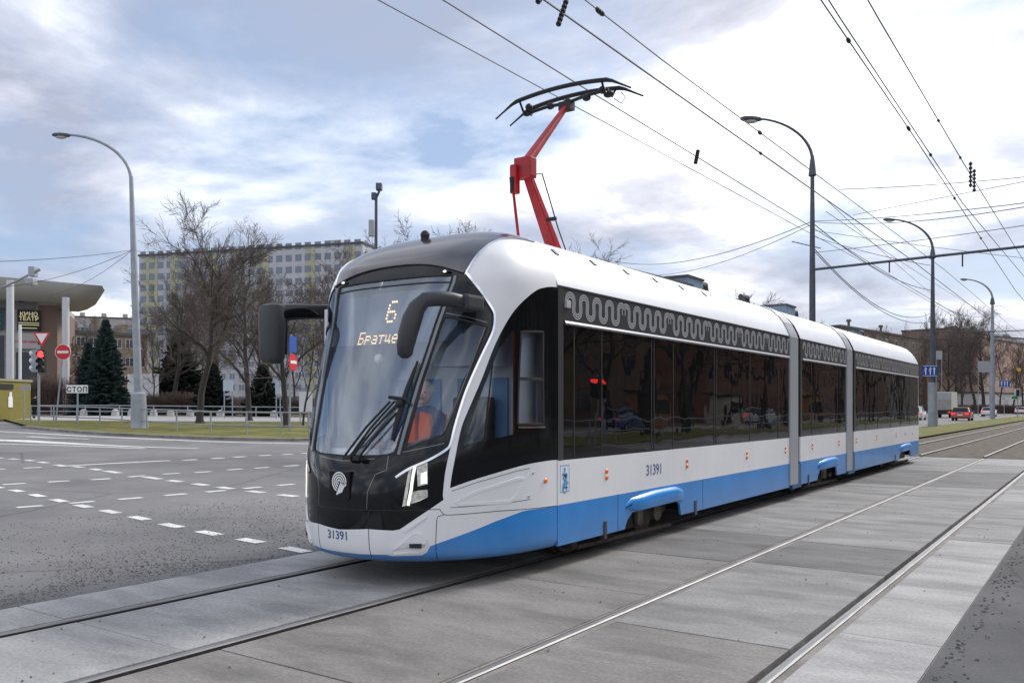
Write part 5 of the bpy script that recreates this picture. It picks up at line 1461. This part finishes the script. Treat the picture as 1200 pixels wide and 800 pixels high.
# blue lane signs
def lanesign(px, py, d, w_, lb, pole=True, ypost=None):
    c = at(px, d); z = hgt(py, d); root = empty('lane_sign', (c.x, c.y, gz(c.x)), TH, lb, 'road sign', 'blue lane signs'); z -= gz(c.x)
    hh = w_ * .72
    m = MB(); m.box(-w_ / 2, w_ / 2, -.05, 0, z - hh / 2, z + hh / 2); b = m.build('plate', M['signblue'], root, bevel=.02)
    m = MB(); e = w_ * .05
    for s in (0, 1):
        m.box(-w_ / 2 + e, w_ / 2 - e, -.056, -.052, z - hh / 2 + e * .6 + s * (hh - 1.8 * e), z - hh / 2 + 1.2 * e + s * (hh - 1.8 * e))
    for x, up in ((-.28, 0), (.02, 0), (.27, 1)):
        x *= w_; sw = w_ * .035
        m.box(x - sw, x + sw, -.058, -.052, z - hh * .33, z + hh * .2)
        m.prism([(x - sw * 2.6, z + hh * .14), (x + sw * 2.6, z + hh * .14), (x, z + hh * .36)], 1, -.058, -.052)
        if not up: m.prism([(x - w_ * .12, z + hh * .0), (x, z + hh * .16), (x, z + hh * .04), (x - w_ * .06, z - hh * .04)], 1, -.058, -.052)
    m.build('arrows', M['whitetxt'], b)
    if pole: m = MB(); m.tube([(0, .06, 0), (0, .06, z + hh / 2)], .06, 8); m.build('post', M['pole'], root)
    return root
lanesign(1089.5, 434.5, dB - .6, 18 / FPX * dB, 'blue lane sign with white arrows on the second pole behind the tram', pole=False)
lanesign(1177, 449.5, 150, 12 / FPX * 150, 'smaller distant blue lane sign near the right edge')
panel('blank_sign_back', 'grey back of a square road sign between the white sedan and the brick house', 'road sign', 1146, 1160, 140, 423, 436, M['frame_grey'], th=.08, posts=True)
panel('blank_sign_back', 'small pale square plate right of the second pole', 'road sign', 1097, 1104, 150, 411, 421, M['frame_grey'], th=.08, posts=True)
# green signal backed by a white board at right
c = at(1192, 120); root = empty('traffic_light', (c.x, c.y, gz(c.x)), TH, 'traffic light on white backing board with green direction plate at the right edge', 'traffic light')
z0 = hgt(463, 120) - gz(c.x)
m = MB(); m.box(-.35, .35, -.02, .02, z0 - .6, z0 + .9); m.box(-.9, .35, -.02, .02, z0 - .6, z0 - .05); m.build('backing_board', M['whitetxt'], root)
m = MB(); m.box(-.18, .18, -.25, -.02, z0 - .1, z0 + .8); m.build('signal_head', M['black'], root, bevel=.03)
m = MB(); m.box(-.8, .0, -.06, -.02, z0 - .5, z0 - .12); m.build('green_plate', mat('sign_green', (.02, .3, .14), .5), root)
m = MB(); m.tube([(.1, .08, 0), (.1, .08, z0 + 1)], .07, 8); m.build('post', M['pole'], root)
m = MB(); m.tube([(0, 0, 0), (0, 0, .06)], .26, 14); c = at(1194, 120); o = m.build('warning_disc', mat('amber', (.8, .45, .03), .5)); o.rotation_euler = (rad(90), 0, TH); o.location = (c.x, c.y, hgt(433, 120)); tag(o, 'small amber round sign hanging above the traffic light at the right edge', 'road sign')
# left signs: traffic light, yield, no entry, stop plate
p = gp(45.5, 498); d = depth(p); tl = empty('traffic_light', p, TH, 'traffic light with lit red lamp and a yield triangle on its post at the left', 'traffic light')
Z = lambda py: hgt(py, d) - p.z
m = MB(); m.tube([(0, 0, -.1), (0, 0, Z(404))], .075, 10); m.build('post', M['pole'], tl)
m = MB()
m.box(.02, .42, -.16, .12, Z(436.5), Z(409.5)); hdm = m.build('signal_head', M['black'], tl, bevel=.05)
for k, (py, mt) in enumerate(((415, M['tred']), (423.5, M['black']), (431.5, M['black']))):
    m = MB(); m.tube([(.22, -.2, Z(py)), (.22, -.17, Z(py))], .20, 16); m.build('lens', mt, hdm)
    m = MB(); 
    for q in range(9):
        a = rad(200 - 27.5 * q); m.v += [(.22 + .22 * math.cos(a), -.17, Z(py) + .22 * math.sin(a)), (.22 + .22 * math.cos(a), -.36, Z(py) + .20 * math.sin(a))]
    for q in range(8): m.f.append((2 * q, 2 * q + 1, 2 * q + 3, 2 * q + 2))
    m.build('visor', M['black'], hdm)
m = MB(); m.box(-.42, .0, -.1, .22, Z(436), Z(410)); s2 = m.build('side_signal_head', M['pole'], tl, bevel=.05)
for py in (414, 422.5, 431): m = MB(); m.ball((-.42, .0, Z(py)), .17, (.8, 1, 1)); m.build('side_visor', M['boardwhite'], s2)
m = MB(); zc = Z(397); s = .52; m.prism([(-s + .25, zc + s * .72), (s + .25, zc + s * .72), (.25, zc - s * .95)], 1, -.14, -.1); yo = m.build('yield_triangle', M['signred'], tl)
m = MB(); s = .36; zc += .05; m.prism([(-s + .25, zc + s * .72), (s + .25, zc + s * .72), (.25, zc - s * .95)], 1, -.16, -.142); m.build('yield_face', M['whitetxt'], yo)
p = gp(65, 497); d = depth(p); ne = empty('no_entry_sign', p, TH, 'round red no-entry sign on a leaning post left of the spruce', 'road sign'); 
zt = hgt(412.5, d) - p.z; xo = (74.5 - 65) / FPX * d
m = MB(); m.tube([(0, 0, -.05), (xo, 0, zt + .3)], .05, 8); m.build('post', M['pole'], ne)
m = MB(); m.tube([(xo, -.08, zt), (xo, -.06, zt)], .46, 28); di = m.build('disc', M['signred'], ne)
m = MB(); m.tube([(xo, -.075, zt), (xo, -.055, zt)], .49, 28); m.build('rim', M['whitetxt'], di)
m = MB(); m.box(xo - .34, xo + .34, -.1, -.081, zt - .08, zt + .08); m.build('bar', M['whitetxt'], di)
p = gp(91, 498.5); d = depth(p); stp = empty('stop_plate', p, TH, 'white plate reading СТОП on a short post in front of the railing', 'road sign')
za, zb = hgt(460.5, d) - p.z, hgt(451, d) - p.z; hw = 12.5 / FPX * d
m = MB(); m.tube([(0, 0, -.05), (0, 0, zb)], .05, 8); m.build('post', M['pole'], stp)
m = MB(); m.box(-hw, hw, -.06, -.03, za, zb); pl = m.build('plate', M['whitetxt'], stp, bevel=.02)
text_obj('lettering', 'СТОП', .40, lambda x, y: Vector((x, -.065, za + .08 + y)), M['band'], pl, bold=.014, space=1.15)
panel('small_sign', 'small grey plate on a thin post in front of the olive kiosk', 'road sign', 25, 36, 55, 452, 457, M['frame_grey'], posts=False, th=.06)
p = gp(28, 494.5); m = MB(); m.tube([(p.x, p.y, p.z), (p.x, p.y, hgt(453, depth(p)))], .05, 8); tag(m.build('sign_post', M['pole']), 'thin pale post under the small grey plate by the kiosk', 'post')
p = at(23.5, 66); m = MB(); m.tube([(p.x, p.y, gz(p.x)), (p.x, p.y, hgt(380, 66))], .11, 10); tag(m.build('white_mast', M['boardwhite'], smooth=True), 'short white mast rising above the kiosk in front of the cinema', 'mast')
# no-entry and blue plates seen edge-on beside the mirror
p = gp(339, 508); d = depth(p); ne2 = empty('sign_post', p, TH + rad(0), 'post with narrow blue plate and edge-on no-entry disc below the left wing mirror', 'road sign')
Zb = lambda py: hgt(py, d) - p.z
m = MB(); m.tube([(0, 0, -.05), (.1, 0, Zb(392))], .05, 8); m.build('post', M['pole'], ne2)
RM = Matrix.Translation((.12, 0, 0)) @ Matrix.Rotation(rad(76), 4, 'Z')
m = MB(); m.box(-.35, .35, -.08, -.05, Zb(412.5), Zb(394), RM); m.build('blue_plate', M['signblue'], ne2)
m = MB(); m.v = []; m.tube([(0, -.09, Zb(424.5)), (0, -.06, Zb(424.5))], .42, 26); m.v = [tuple(RM @ Vector(q)) for q in m.v]; di = m.build('disc', M['signred'], ne2)
m = MB(); m.box(-.3, .3, -.11, -.092, Zb(426), Zb(422.5), RM); m.build('bar', M['whitetxt'], di)
# pedestrian railing along the corner
rl = [gp(*q) for q in ((36, 496.5), (63, 497.8), (90, 499), (117, 500.3), (143, 502.5), (172, 504.8), (207, 507.5), (247, 511), (289, 512), (330, 512.3), (362, 512.5), (395, 512.5))]
ra = empty('railing', rl[0], 0, 'low grey metal pedestrian railing following the corner kerb', 'railing')
loc = [q - rl[0] for q in rl]; hr = 1.12
for q in loc: m = MB(); m.tube([q + Vector((0, 0, .05)), q + Vector((0, 0, hr))], .04, 6); m.build('post', M['pole'], ra)
for z in (hr, hr * .45): m = MB(); m.tube([q + Vector((0, 0, z)) for q in loc], .035, 6); m.build('rail', M['pole'], ra)
rl = [at(px, 73) for px in (20, 60, 100, 140, 180, 220, 260, 300, 340, 370)]
ra = empty('railing', rl[0], 0, 'second grey railing beyond the lawn beside the park path', 'railing'); loc = [q - rl[0] for q in rl]
for q in loc: m = MB(); m.tube([q, q + Vector((0, 0, 1.0))], .05, 6); m.build('post', M['pole'], ra)
for z in (1.0, .5): m = MB(); m.tube([q + Vector((0, 0, z)) for q in loc], .04, 6); m.build('rail', M['pole'], ra)
# camera pole rising behind the cab
p = at(440, 66); d = 66; cp = empty('camera_pole', p, TH, 'dark pole with two cameras and a grey cabinet rising above the cab roof', 'camera pole')
Zc = lambda py: hgt(py, 66) - p.z
m = MB(); m.tube([(0, 0, 0), (.05, 0, Zc(232)), (.3, 0, Zc(224))], [.16, .11, .09], 10); m.build('pole', M['poledark'], cp, smooth=True)
m = MB(); m.box(-.5, -.12, -.2, .2, Zc(277), Zc(258)); m.build('cabinet', M['frame_grey'], cp, bevel=.04)
m = MB(); m.box(.05, .5, -.25, .3, Zc(223), Zc(215)); m.build('camera', M['poledark'], cp, bevel=.06)
m = MB(); m.box(-.3, .08, -.2, .2, Zc(234), Zc(226)); m.build('camera', M['poledark'], cp, bevel=.06)
# floodlight arm at far left
p = at(-34, 50); d = 50; fl = empty('street_lamp', p, TH, 'dark lamp arm with upturned floodlight entering from the left edge over the cinema roof', 'street lamp')
Zf = lambda py: hgt(py, 50) - p.z; xx = lambda px: (px + 34) / FPX * 50
m = MB(); m.tube([(0, 0, 0), (0, 0, Zf(350))], .14, 10); m.build('pole', M['pole'], fl)
m = MB(); m.tube([(0, 0, Zf(352)), (xx(0), 0, Zf(338.5)), (xx(33), 0, Zf(322.5))], .07, 8); m.build('arm', M['pole'], fl)
m = MB(); m.box(xx(35), xx(42), -.2, .25, Zf(324), Zf(312.5)); m.tube([(xx(41), 0, Zf(319)), (xx(47.5), 0, Zf(315))], .09, 8); hd2 = m.build('floodlight', M['frame_grey'], fl, bevel=.04)
m = MB(); m.box(xx(32), xx(41), -.25, .3, Zf(334), Zf(326)); m.build('lower_floodlight', M['frame_grey'], fl, bevel=.08)

# ================================================================ VEHICLES
def car(kind_, lb, pos, rz, paint, cat='car', group='cars on the far street', L_=4.4, W_=1.8, H_=1.47, lit=True):
    r_ = empty('parked_car' if 0 else 'car', pos, rz, lb, cat, group)
    # y = -L/2 rear (towards the viewer), +L/2 front
    base = [(-L_/2, .34), (-L_/2 - .02, .62), (-L_/2 + .03, .92), (-L_/2 + (.45 if kind_ == 'sedan' else .12), .98)]
    hood = [(L_*.5 - 1.0, .95), (L_/2 - .1, .78), (L_/2, .5), (L_/2 - .05, .28)]
    poly = base + hood + [(L_*.5 - .5, .26), (-L_/2 + .4, .26)]
    secs = []
    for x, k in ((-W_/2, .0), (-W_/2 + .03, 1), (-W_*.25, 1), (W_*.25, 1), (W_/2 - .03, 1), (W_/2, .0)):
        secs.append([Vector((x, y * (1 if k else .985), z + (0 if k else (-.06 if z > .6 else .05)))) for y, z in poly])
    m = MB(); loft(m, secs); m.build('body', paint, r_, smooth=True)
    y0 = -L_/2 + (.42 if kind_ == 'sedan' else .12); y1 = L_/2 - 1.05
    cab = [(y0, .95), (y0 + (.55 if kind_ == 'sedan' else .35), H_ - .05), (y0 + 1.1, H_), (y1 - .9, H_ - .02), (y1, .93)]
    secs = []
    for x in (-1, -.9, .9, 1):
        secs.append([Vector((x * (W_/2 - .07 - (.16 if z > 1.1 else 0)), y, z)) for y, z in cab])
    m = MB(); loft(m, secs); m.build('greenhouse', M['carglass'], r_, smooth=False)
    m = MB(); secs = []
    for x in (-1, 1): secs.append([Vector((x * (W_/2 - .235), y, z)) for y, z in ((y0 + .62, H_ - .03), (y0 + 1.1, H_ + .012), (y1 - .9, H_ - .008), (y1 - .85, H_ - .05))])
    loft(m, secs); m.build('roof', paint, r_)
    m = MB()
    for s in (-1, 1):
        m.tube([(s * (W_/2 - .06), y0, .95), (s * (W_/2 - .22), y0 + (.57 if kind_ == 'sedan' else .37), H_ - .04)], .05, 6); m.tube([(s * (W_/2 - .06), y1, .93), (s * (W_/2 - .22), y1 - .9, H_ - .03)], .04, 6)
        m.tube([(s * (W_/2 - .05), 0.1, .95), (s * (W_/2 - .22), 0.1, H_ - .03)], .04, 6)
    m.build('pillars', paint, r_)
    for y in (-L_/2 + .78, L_/2 - .82):
        for s in (-1, 1):
            m = MB(); m.tube([(s * (W_/2 - .2), y, .31), (s * (W_/2 + .005), y, .31)], .315, 20); wl = m.build('wheel', M['tyre'], r_)
            m = MB(); m.tube([(s * (W_/2), y, .31), (s * (W_/2 + .012), y, .31)], .19, 14); m.build('rim', M['chrome'], wl)
    for s in (-1, 1):
        m = MB(); m.box(s * (W_/2 - .2) - .19, s * (W_/2 - .2) + .19, -L_/2 - .03, -L_/2 + .12, .70, .88); m.build('tail_lamp', M['tail'], r_, bevel=.02)
        m = MB(); m.box(s * (W_/2 - .22) - .18, s * (W_/2 - .22) + .18, L_/2 - .2, L_/2 - .03, .58, .72); m.build('headlight', M['lampglass'], r_)
        m = MB(); m.ball((s * (W_/2 + .08), y1 - .35, 1.0), .09, (1, .6, .7)); m.build('door_mirror', paint, r_)
    m = MB(); m.box(-.27, .27, -L_/2 - .035, -L_/2 - .01, .60, .71); m.build('number_plate', M['whitetxt'], r_)
    m = MB(); m.box(-W_/2 + .1, W_/2 - .1, -L_/2 - .04, -L_/2 + .1, .28, .40); m.build('bumper', M['rubber'], r_)
    return r_
yaw = rad(0)
p = at(1128, 97); car('hatch', 'red car with lit tail lamps driving away beside the box truck', (p.x, p.y, 0.045), yaw, M['redcar'], L_=4.2, H_=1.5)
p = at(1159, 133); car('sedan', 'white sedan driving away to the right of the red car', (p.x, p.y, 0.045), yaw, M['whitecar'])
p = at(1196, 175); car('sedan', 'white car cut by the right edge of the view', (p.x, p.y, 0.05), yaw, M['whitecar'])
p = at(1072.5, 98); car('hatch', 'white car half hidden behind the rear end of the tram', (p.x, p.y, .06), yaw, M['whitecar'], H_=1.6)
p = at(1107, 118); tk = empty('box_truck', (p.x, p.y, .05), yaw, 'grey box truck with pale side seen from behind next to the red car', 'truck')
m = MB(); m.box(-1.25, 1.25, -3, 2.2, 1.15, 3.55); m.build('cargo_box', M['palebox'], tk, bevel=.03)
m = MB(); m.box(-1.2, 1.2, -3.03, -2.99, 1.25, 2.5); m.build('rear_shutter', M['greybox'], tk)
m = MB(); m.box(-1.2, 1.2, -3.03, -2.99, 2.52, 3.4); m.build('rear_header', M['frame_grey'], tk)
m = MB(); m.box(-1.1, 1.1, 2.3, 4.0, .6, 2.5); m.build('driver_cabin', M['greybox'], tk, bevel=.15)
m = MB(); m.box(-1.15, 1.15, -3.0, 3.2, .55, 1.1); m.build('chassis', M['black'], tk)
for y in (-1.9, 2.6):
    for s in (-1, 1): m = MB(); m.tube([(s * .8, y, .45), (s * 1.15, y, .45)], .45, 20); m.build('wheel', M['tyre'], tk)
for s in (-1, 1): m = MB(); m.box(s * .95 - .15, s * .95 + .15, -3.06, -3.0, .75, .9); m.build('tail_lamp', M['tail'], tk)

# ================================================================ OVERHEAD WIRES
WG = 'overhead wires'
def wire(lb, pts, r=.011, sag=0, n=14, group=WG, name='overhead_wire'):
    P = []
    for a, b in zip(pts, pts[1:]):
        a, b = Vector(a), Vector(b)
        for i in range(n): t = i / n; q = a.lerp(b, t); q.z -= sag * 4 * t * (1 - t); P.append(q)
    P.append(Vector(pts[-1])); m = MB(); m.tube(P, r, 5); return tag(m.build(name, M['wire'], smooth=True), lb, 'wire', group)
def clamp(lb, pts, r=.03):
    m = MB(); m.tube(pts, r, 6); return tag(m.build('wire_clamp', M['wire']), lb, 'clamp', 'clamps and insulators on the wires')
wire('contact wire running over the pantograph head above the tram', [(-5.55, -4, 5.86), (-5.68, 9.7, 5.85), (-5.85, 33, 5.95), (-5.6, 70, 5.9), (-5.8, 130, 5.9)], .0085)
wire('thick messenger wire above the contact wire, right of the pantograph', [(-5.83, -4, 6.68), (-5.83, 12, 6.78), (-5.83, 33, 6.95), (-5.8, 70, 6.8), (-5.8, 130, 6.8)], .014)
wire('thin upper feeder wire left of the pantograph, parallel to the tracks', [(-7.3, -4, 6.45), (-7.3, 33, 6.9), (-7.3, 90, 6.8)], .008)
wire('thin wire with small clamps right of the thick messenger wire', [(-4.6, -4, 6.0), (-4.6, 10, 6.0), (-4.6, 33, 6.35), (-4.6, 100, 6.3)], .008)
wire('contact wire over the empty right-hand track', [(-2.3, -2, 5.75), (-2.45, 14, 5.82), (-2.5, 33, 5.5), (-2.4, 70, 5.6), (-2.45, 130, 5.7)], .008)
wire('second wire just above the contact wire of the right-hand track', [(-2.35, -2, 6.15), (-2.45, 10, 5.98), (-2.45, 20, 5.84), (-2.3, 36, 6.1), (-2.45, 90, 6.2)], .008)
wire('thin messenger wire ending at the two long insulators', [(-2.45, -2, 6.9), (-2.45, 12, 6.7), (-2.45, 20.2, 6.7), (-2.45, 40, 6.9), (-2.45, 90, 6.8)], .009)
def X3(px, py, X): r = ray(px, py); t = X / r[0]; return Vector((X, t * r[1], EYE + t * r[2]))
def D3(px, py, d): q = at(px, d); return Vector((q.x, q.y, hgt(py, d)))
CL = []
for a, b, X, lb in (((662, 2), (652, 32), -5.83, 'slanted insulator rod at the top edge, right one of a pair'), ((630, 2), (622, 13), -5.83, 'slanted insulator rod at the top edge, left one of a pair'), ((1131, 193), (1131, 224), -2.45, 'left one of the two long vertical insulators above the right track'), ((1136, 201), (1136, 229), -2.4, 'right one of the two long vertical insulators above the right track'), ((826, 163), (823, 178), -5.83, 'small clamp on the contact wire right of the pantograph')):
    CL.append((a, b, X, lb))
WP = {}
for o in list(COL.objects):
    if o.name.startswith('overhead_wire'):
        vs_ = o.data.vertices; WP[o.name] = [sum((vs_[5 * i + k].co for k in range(5)), Vector()) / 5 for i in range(len(vs_) // 5)]
def prj(q): d_ = depth(q); return (CXP + FPX * (q.x * RT[0] + q.y * RT[1]) / d_, HY - FPX * (q.z - EYE) / d_)
def snap(px, py):
    best = None
    for pl in WP.values():
        for a, b in zip(pl, pl[1:]):
            if depth(a) < 3 or depth(b) < 3: continue
            for k in range(20):
                q = a.lerp(b, k / 20); u, v = prj(q); e = (u - px) ** 2 + (v - py) ** 2
                if best is None or e < best[0]: best = (e, q)
    return best[1]
for i, (px, py, X) in enumerate(((703, 11, -4.6), (706, 14, -4.6), (890, 157, -4.6), (881, 194, -7.3), (989, 50, -2.45), (1066, 149, -2.45), (1065, 152, -2.45), (1094, 179, -2.45), (1125, 185, -2.45), (1118, 233, -2.45), (1149, 279, -2.45), (1100, 141, -2.45))):
    q = snap(px, py); m = MB(); m.ball(q, .03 if X > -3 else .035, (.8, 2.2, 1)); tag(m.build('wire_clamp', M['wire']), 'small dark clamp on a wire, %s' % ['at the top edge left of centre', 'touching the clamp at the top edge', 'between pantograph and tall pole', 'on the thin feeder wire right of the pantograph', 'near the top edge right of the tall pole', 'upper one of two above the lamp arm', 'lower one of two above the lamp arm', 'on the right-hand contact wire below the pair', 'just above the long insulators', 'left of the long insulators', 'below the long insulators', 'on the thin messenger wire right of the tall pole'][i], 'clamp', 'clamps and insulators on the wires')
for a, b, X, lb in CL:
    A3, B3 = X3(*a, X), X3(*b, X); q = snap((a[0] + b[0]) / 2, (a[1] + b[1]) / 2); dlt = q - (A3 + B3) / 2; A3 += dlt; B3 += dlt
    m = MB(); m.tube([A3, B3], .018, 6)
    for k in range(6): t = (k + .5) / 6; c_ = A3.lerp(B3, t); m.tube([A3.lerp(B3, t - .04), A3.lerp(B3, t + .04)], .036, 8)
    tag(m.build('wire_clamp', M['wire']), lb, 'clamp', 'clamps and insulators on the wires')
# cross beam and spans
pz = hgt(316, dA)
m = MB(); m.tube([(pA.x, pA.y, pz), (1.2, pA.y - 1.0, pz + .1)], .055, 8); xb_ = m.build('cross_beam', M['poledark']); tag(xb_, 'dark horizontal beam from the tall pole across the tracks to the right edge', 'beam')
for x, lb in ((-7.4, 'over the left track'), (-4.7, 'between the two tracks'), (-2.2, 'over the right-hand track')):
    clamp('short dropper hanging from the cross beam ' + lb, [(x, pA.y - .3, pz + .05), (x, pA.y - .3, pz - .45)], .03)
def span(lb, a, b, r=.014, sag=.15): return wire(lb, [a, b], r, sag)
tA = lambda py: D3(953, py, dA)
span('wavy feeder pair, upper strand, from the tall pole to the right edge', tA(259), D3(1215, 236, 22), .012, .1)
span('wavy feeder pair, lower strand, from the tall pole to the right edge', tA(260), D3(1215, 240, 23), .012, .25)
span('span wire rising from the tall pole to the right edge', tA(296), D3(1215, 262, 24), .011, .05)
span('span wire falling from the tall pole to the right edge', tA(270), D3(1215, 304, 40), .011, .05)
span('span wire from the tall pole down to the cross beam', tA(277), D3(1090, 311, dA - 4), .011, .1)
span('thin upper cross wire with end insulator at the right', D3(983, 222, 26), D3(1215, 206, 22), .009, .05)
span('thin cross wire slanting up to the long insulators', D3(1000, 252, 30), D3(1215, 210, 22), .008, .0)
span('long sagging cable from the tall pole to the second pole, highest', tA(262), D3(1093, 340, dB), .022, .6)
span('long sagging cable from the tall pole to the second pole, middle', tA(290), D3(1093, 366, dB), .02, 1.4)
span('long sagging cable from the tall pole to the second pole, lowest', tA(293), D3(1093, 376, dB), .018, 1.2)
span('cable from the second pole to the third pole', D3(1093, 352, dB), D3(1163, 367, dC), .022, .8)
span('stray cable curving from the third pole to the right', D3(1163, 361, dC), D3(1184, 367, dC - 20), .025, -.5)
span('cable between tall pole and the left background, upper strand', tA(259), D3(720, 306, 70), .018, .9)
span('cable between tall pole and the left background, lower strand', tA(262), D3(720, 318, 72), .014, 1.1)
span('slanted wire from the clamp left of the tall pole', D3(928, 283, dA), D3(962, 291, dA), .02, 0)
span('wire running down from the upper left to the second pole', D3(968, 234, 34), D3(1093, 345, dB), .012, .1)
span('thin wire running below it towards the third pole', D3(968, 248, 34), D3(1163, 372, dC), .012, .2)
span('low cross wire right of the second pole', D3(1093, 388, dB), D3(1215, 386, dB - 10), .03, .1)
# far-left wires
LP = lambda py: D3(155, py, 45.2)
span('upper left wire from the left edge to the big lamp post', D3(-20, 307, 30), LP(293), .012, .1)
span('left wire rising from the floodlight arm to the big lamp post', D3(0, 337, 42), LP(293), .012, .3)
span('lower left wire rising from the cinema canopy to the big lamp post', D3(60, 345, 60), LP(293), .012, .4)
span('short wire right of the big lamp post', LP(294), D3(186, 296, 60), .012, 0)

# ================================================================ ACROSS THE STREET (seen mirrored in the tram windows)
w_opp1 = mat('brick_tan', (.24, .16, .11), .9, var=.3, vscale=.6); w_opp2 = mat('brick_rust', (.26, .14, .10), .9, var=.3, vscale=.6)
sheet('grass_verge', [(9, -30), (9, 260)], [(15, -30), (15, 260)], .03, G_GRASS, 4, 1)
def opp(name, lb, x, y0, y1, h, mt, cols, rows, **k):
    b = building(name, lb, (x, y0, 0), rad(90), y1 - y0, 14, h, mt, cols, rows, 1.5, 1.7, side_cols=0, roofstuff=False, **k)
    # wall faces -X
    return b
def opp2(name, lb, x, y0, y1, h, mt, cols, rows, glassm=None):
    root = empty(name, (x, y0, 0), 0, lb, 'building'); w_ = y1 - y0
    m = MB(); m.box(0, 14, 0, w_, -.5, h); m.build('wall', mt, root)
    m = MB(); m.box(-.3, 14.3, -.3, w_ + .3, h, h + .5); m.build('roof', M['roofdark'], root)
    fr = MB(); fr.box(-.05, .01, -.8, .8, -.9, .9); f0 = fr.build('window', M['band'], root); pn0 = MB().box(-.06, -.045, -.68, .68, -.78, .78).build('pane', glassm or M['winglass'], f0)
    i = 0
    for r in range(rows):
        for c in range(cols):
            if i >= 96: break
            a = f0 if i == 0 else f0.copy()
            if i: COL.objects.link(a); a.parent = root; b = pn0.copy(); COL.objects.link(b); b.parent = a
            a.location = (0, w_ * (c + .5) / cols, 2.2 + r * 3.2); i += 1
    return root
opp2('apartment_house', 'brown brick house mirrored in the front tram windows', 26, 12, 75, 16, w_opp1, 16, 5)
opp2('apartment_house', 'reddish brick house mirrored in the middle tram windows', 24, 82, 150, 17, w_opp2, 16, 5)
opp2('apartment_house', 'beige house mirrored in the rear tram windows', 22, 158, 300, 19, w_beige, 18, 5)
for i, (x, y, k, s) in enumerate(((16, 18, 'big', 1.1), (12, 26, 'big2', 1.0), (14, 36, 'wide', 1.3), (12.5, 45, 'big', 1.15), (14, 54, 'big2', 1.05), (12, 64, 'wide', 1.4), (13.5, 75, 'big2', 1.1), (12.5, 88, 'big', 1.2), (13, 104, 'wide', 1.5), (13, 122, 'big2', 1.2), (13, 145, 'big', 1.3), (13, 172, 'big2', 1.3))):
    tr(k, (x, y, 0), i * 1.1, s, 'bare roadside tree mirrored in the tram windows, %s' % ['nearest of the row', 'second of the row', 'third of the row', 'fourth of the row', 'fifth of the row', 'sixth of the row', 'seventh of the row', 'eighth of the row', 'ninth of the row', 'tenth of the row', 'eleventh of the row', 'farthest of the row'][i], 'roadside trees across the street')
ra = empty('railing', (9.2, 10, 0), 0, 'grey roadside railing mirrored low in the tram windows', 'railing')
for k in range(40): m = MB(); m.tube([(0, k * 2.5, 0), (0, k * 2.5, 1.05)], .03, 6); m.build('post', M['pole'], ra)
for z in (1.05, .55): m = MB(); m.tube([(0, 0, z), (0, 97.5, z)], .025, 6); m.build('rail', M['pole'], ra)
bluecar = mat('blue_car_paint', (.02, .09, .3), .3, coat=.6)
for y, mt, nm_ in ((30, M['redcar'], 'dark red parked car mirrored in the first tram window'), (52, bluecar, 'blue parked car mirrored near the gangway'), (80, M['whitecar'], 'white parked car mirrored in the rear windows')):
    car('hatch', nm_, (17.5, y, 0), 0, mt, group='cars parked across the street')

for i, (x, y, k, s_) in enumerate(((16.5, 22, 'slim', 1.0), (17, 31, 'slim2', 1.1), (16, 41, 'poplar', 1.0), (17.5, 49, 'slim', 1.1), (16.5, 60, 'poplar', 1.1), (17, 70, 'slim2', 1.2), (16.5, 96, 'poplar', 1.2), (17, 113, 'slim', 1.3), (17, 134, 'poplar', 1.3))):
    tr(k, (x, y, 0), i * 1.7, s_, 'slender tree before the houses mirrored in the tram windows, %s' % ['nearest one', 'second one', 'third one', 'fourth one', 'fifth one', 'sixth one', 'seventh one', 'eighth one', 'farthest one'][i], 'slender trees across the street')
def mpos(px, py, X):       # where a sight line mirrored in the tram side reaches the line x = X
    xs_ = TRX + 1.25; r = ray(px, py); t = (2 * xs_ - X) / r[0]; return Vector((X, t * r[1], EYE + t * r[2]))
for px, py, lb in ((697, 447, 'left one of the two red signals mirrored in the first tram window'), (706, 448, 'right one of the two red signals mirrored in the first tram window')):
    q = mpos(px, py, 8.6); sg = empty('traffic_light', (q.x, q.y, 0), 0, lb, 'traffic light', 'signals across the street')
    m = MB(); m.tube([(0, 0, 0), (0, 0, q.z + .3)], .05, 8); m.build('post', M['pole'], sg)
    m = MB(); m.box(-.16, .16, -.1, .12, q.z - .7, q.z + .2); h_ = m.build('signal_head', M['black'], sg, bevel=.03)
    m = MB(); m.tube([(-.02, -.1, q.z), (-.02, -.13, q.z)], .12, 14); m.build('lens', M['tred'], h_)
stall = mat('stall_orange', (.42, .2, .09), .7, var=.2); stallw = mat('stall_cream', (.6, .56, .45), .7)
for i, (x, y, w_, h_, mt) in enumerate(((18.6, 24, 3, 2.6, stall), (18.6, 38, 2.4, 2.4, stallw), (18.6, 58, 4, 2.7, stall), (18.6, 74, 3, 2.6, stallw), (18.6, 100, 5, 2.8, stall))):
    kk = empty('street_stall', (x, y, 0), 0, ['nearest orange stall', 'small cream stall', 'wide orange stall', 'larger cream stall', 'farthest long orange stall'][i] + ' mirrored in the tram windows', 'stall', 'stalls across the street')
    m = MB(); m.box(0, 2, 0, w_, 0, h_); m.build('wall', mt, kk); m = MB(); m.box(-.3, 2.2, -.2, w_ + .2, h_, h_ + .15); m.build('roof', M['band'], kk)
    m = MB(); m.box(-.04, .0, .3, w_ - .3, 1.0, 2.1); m.build('counter_window', M['winglass'], kk)
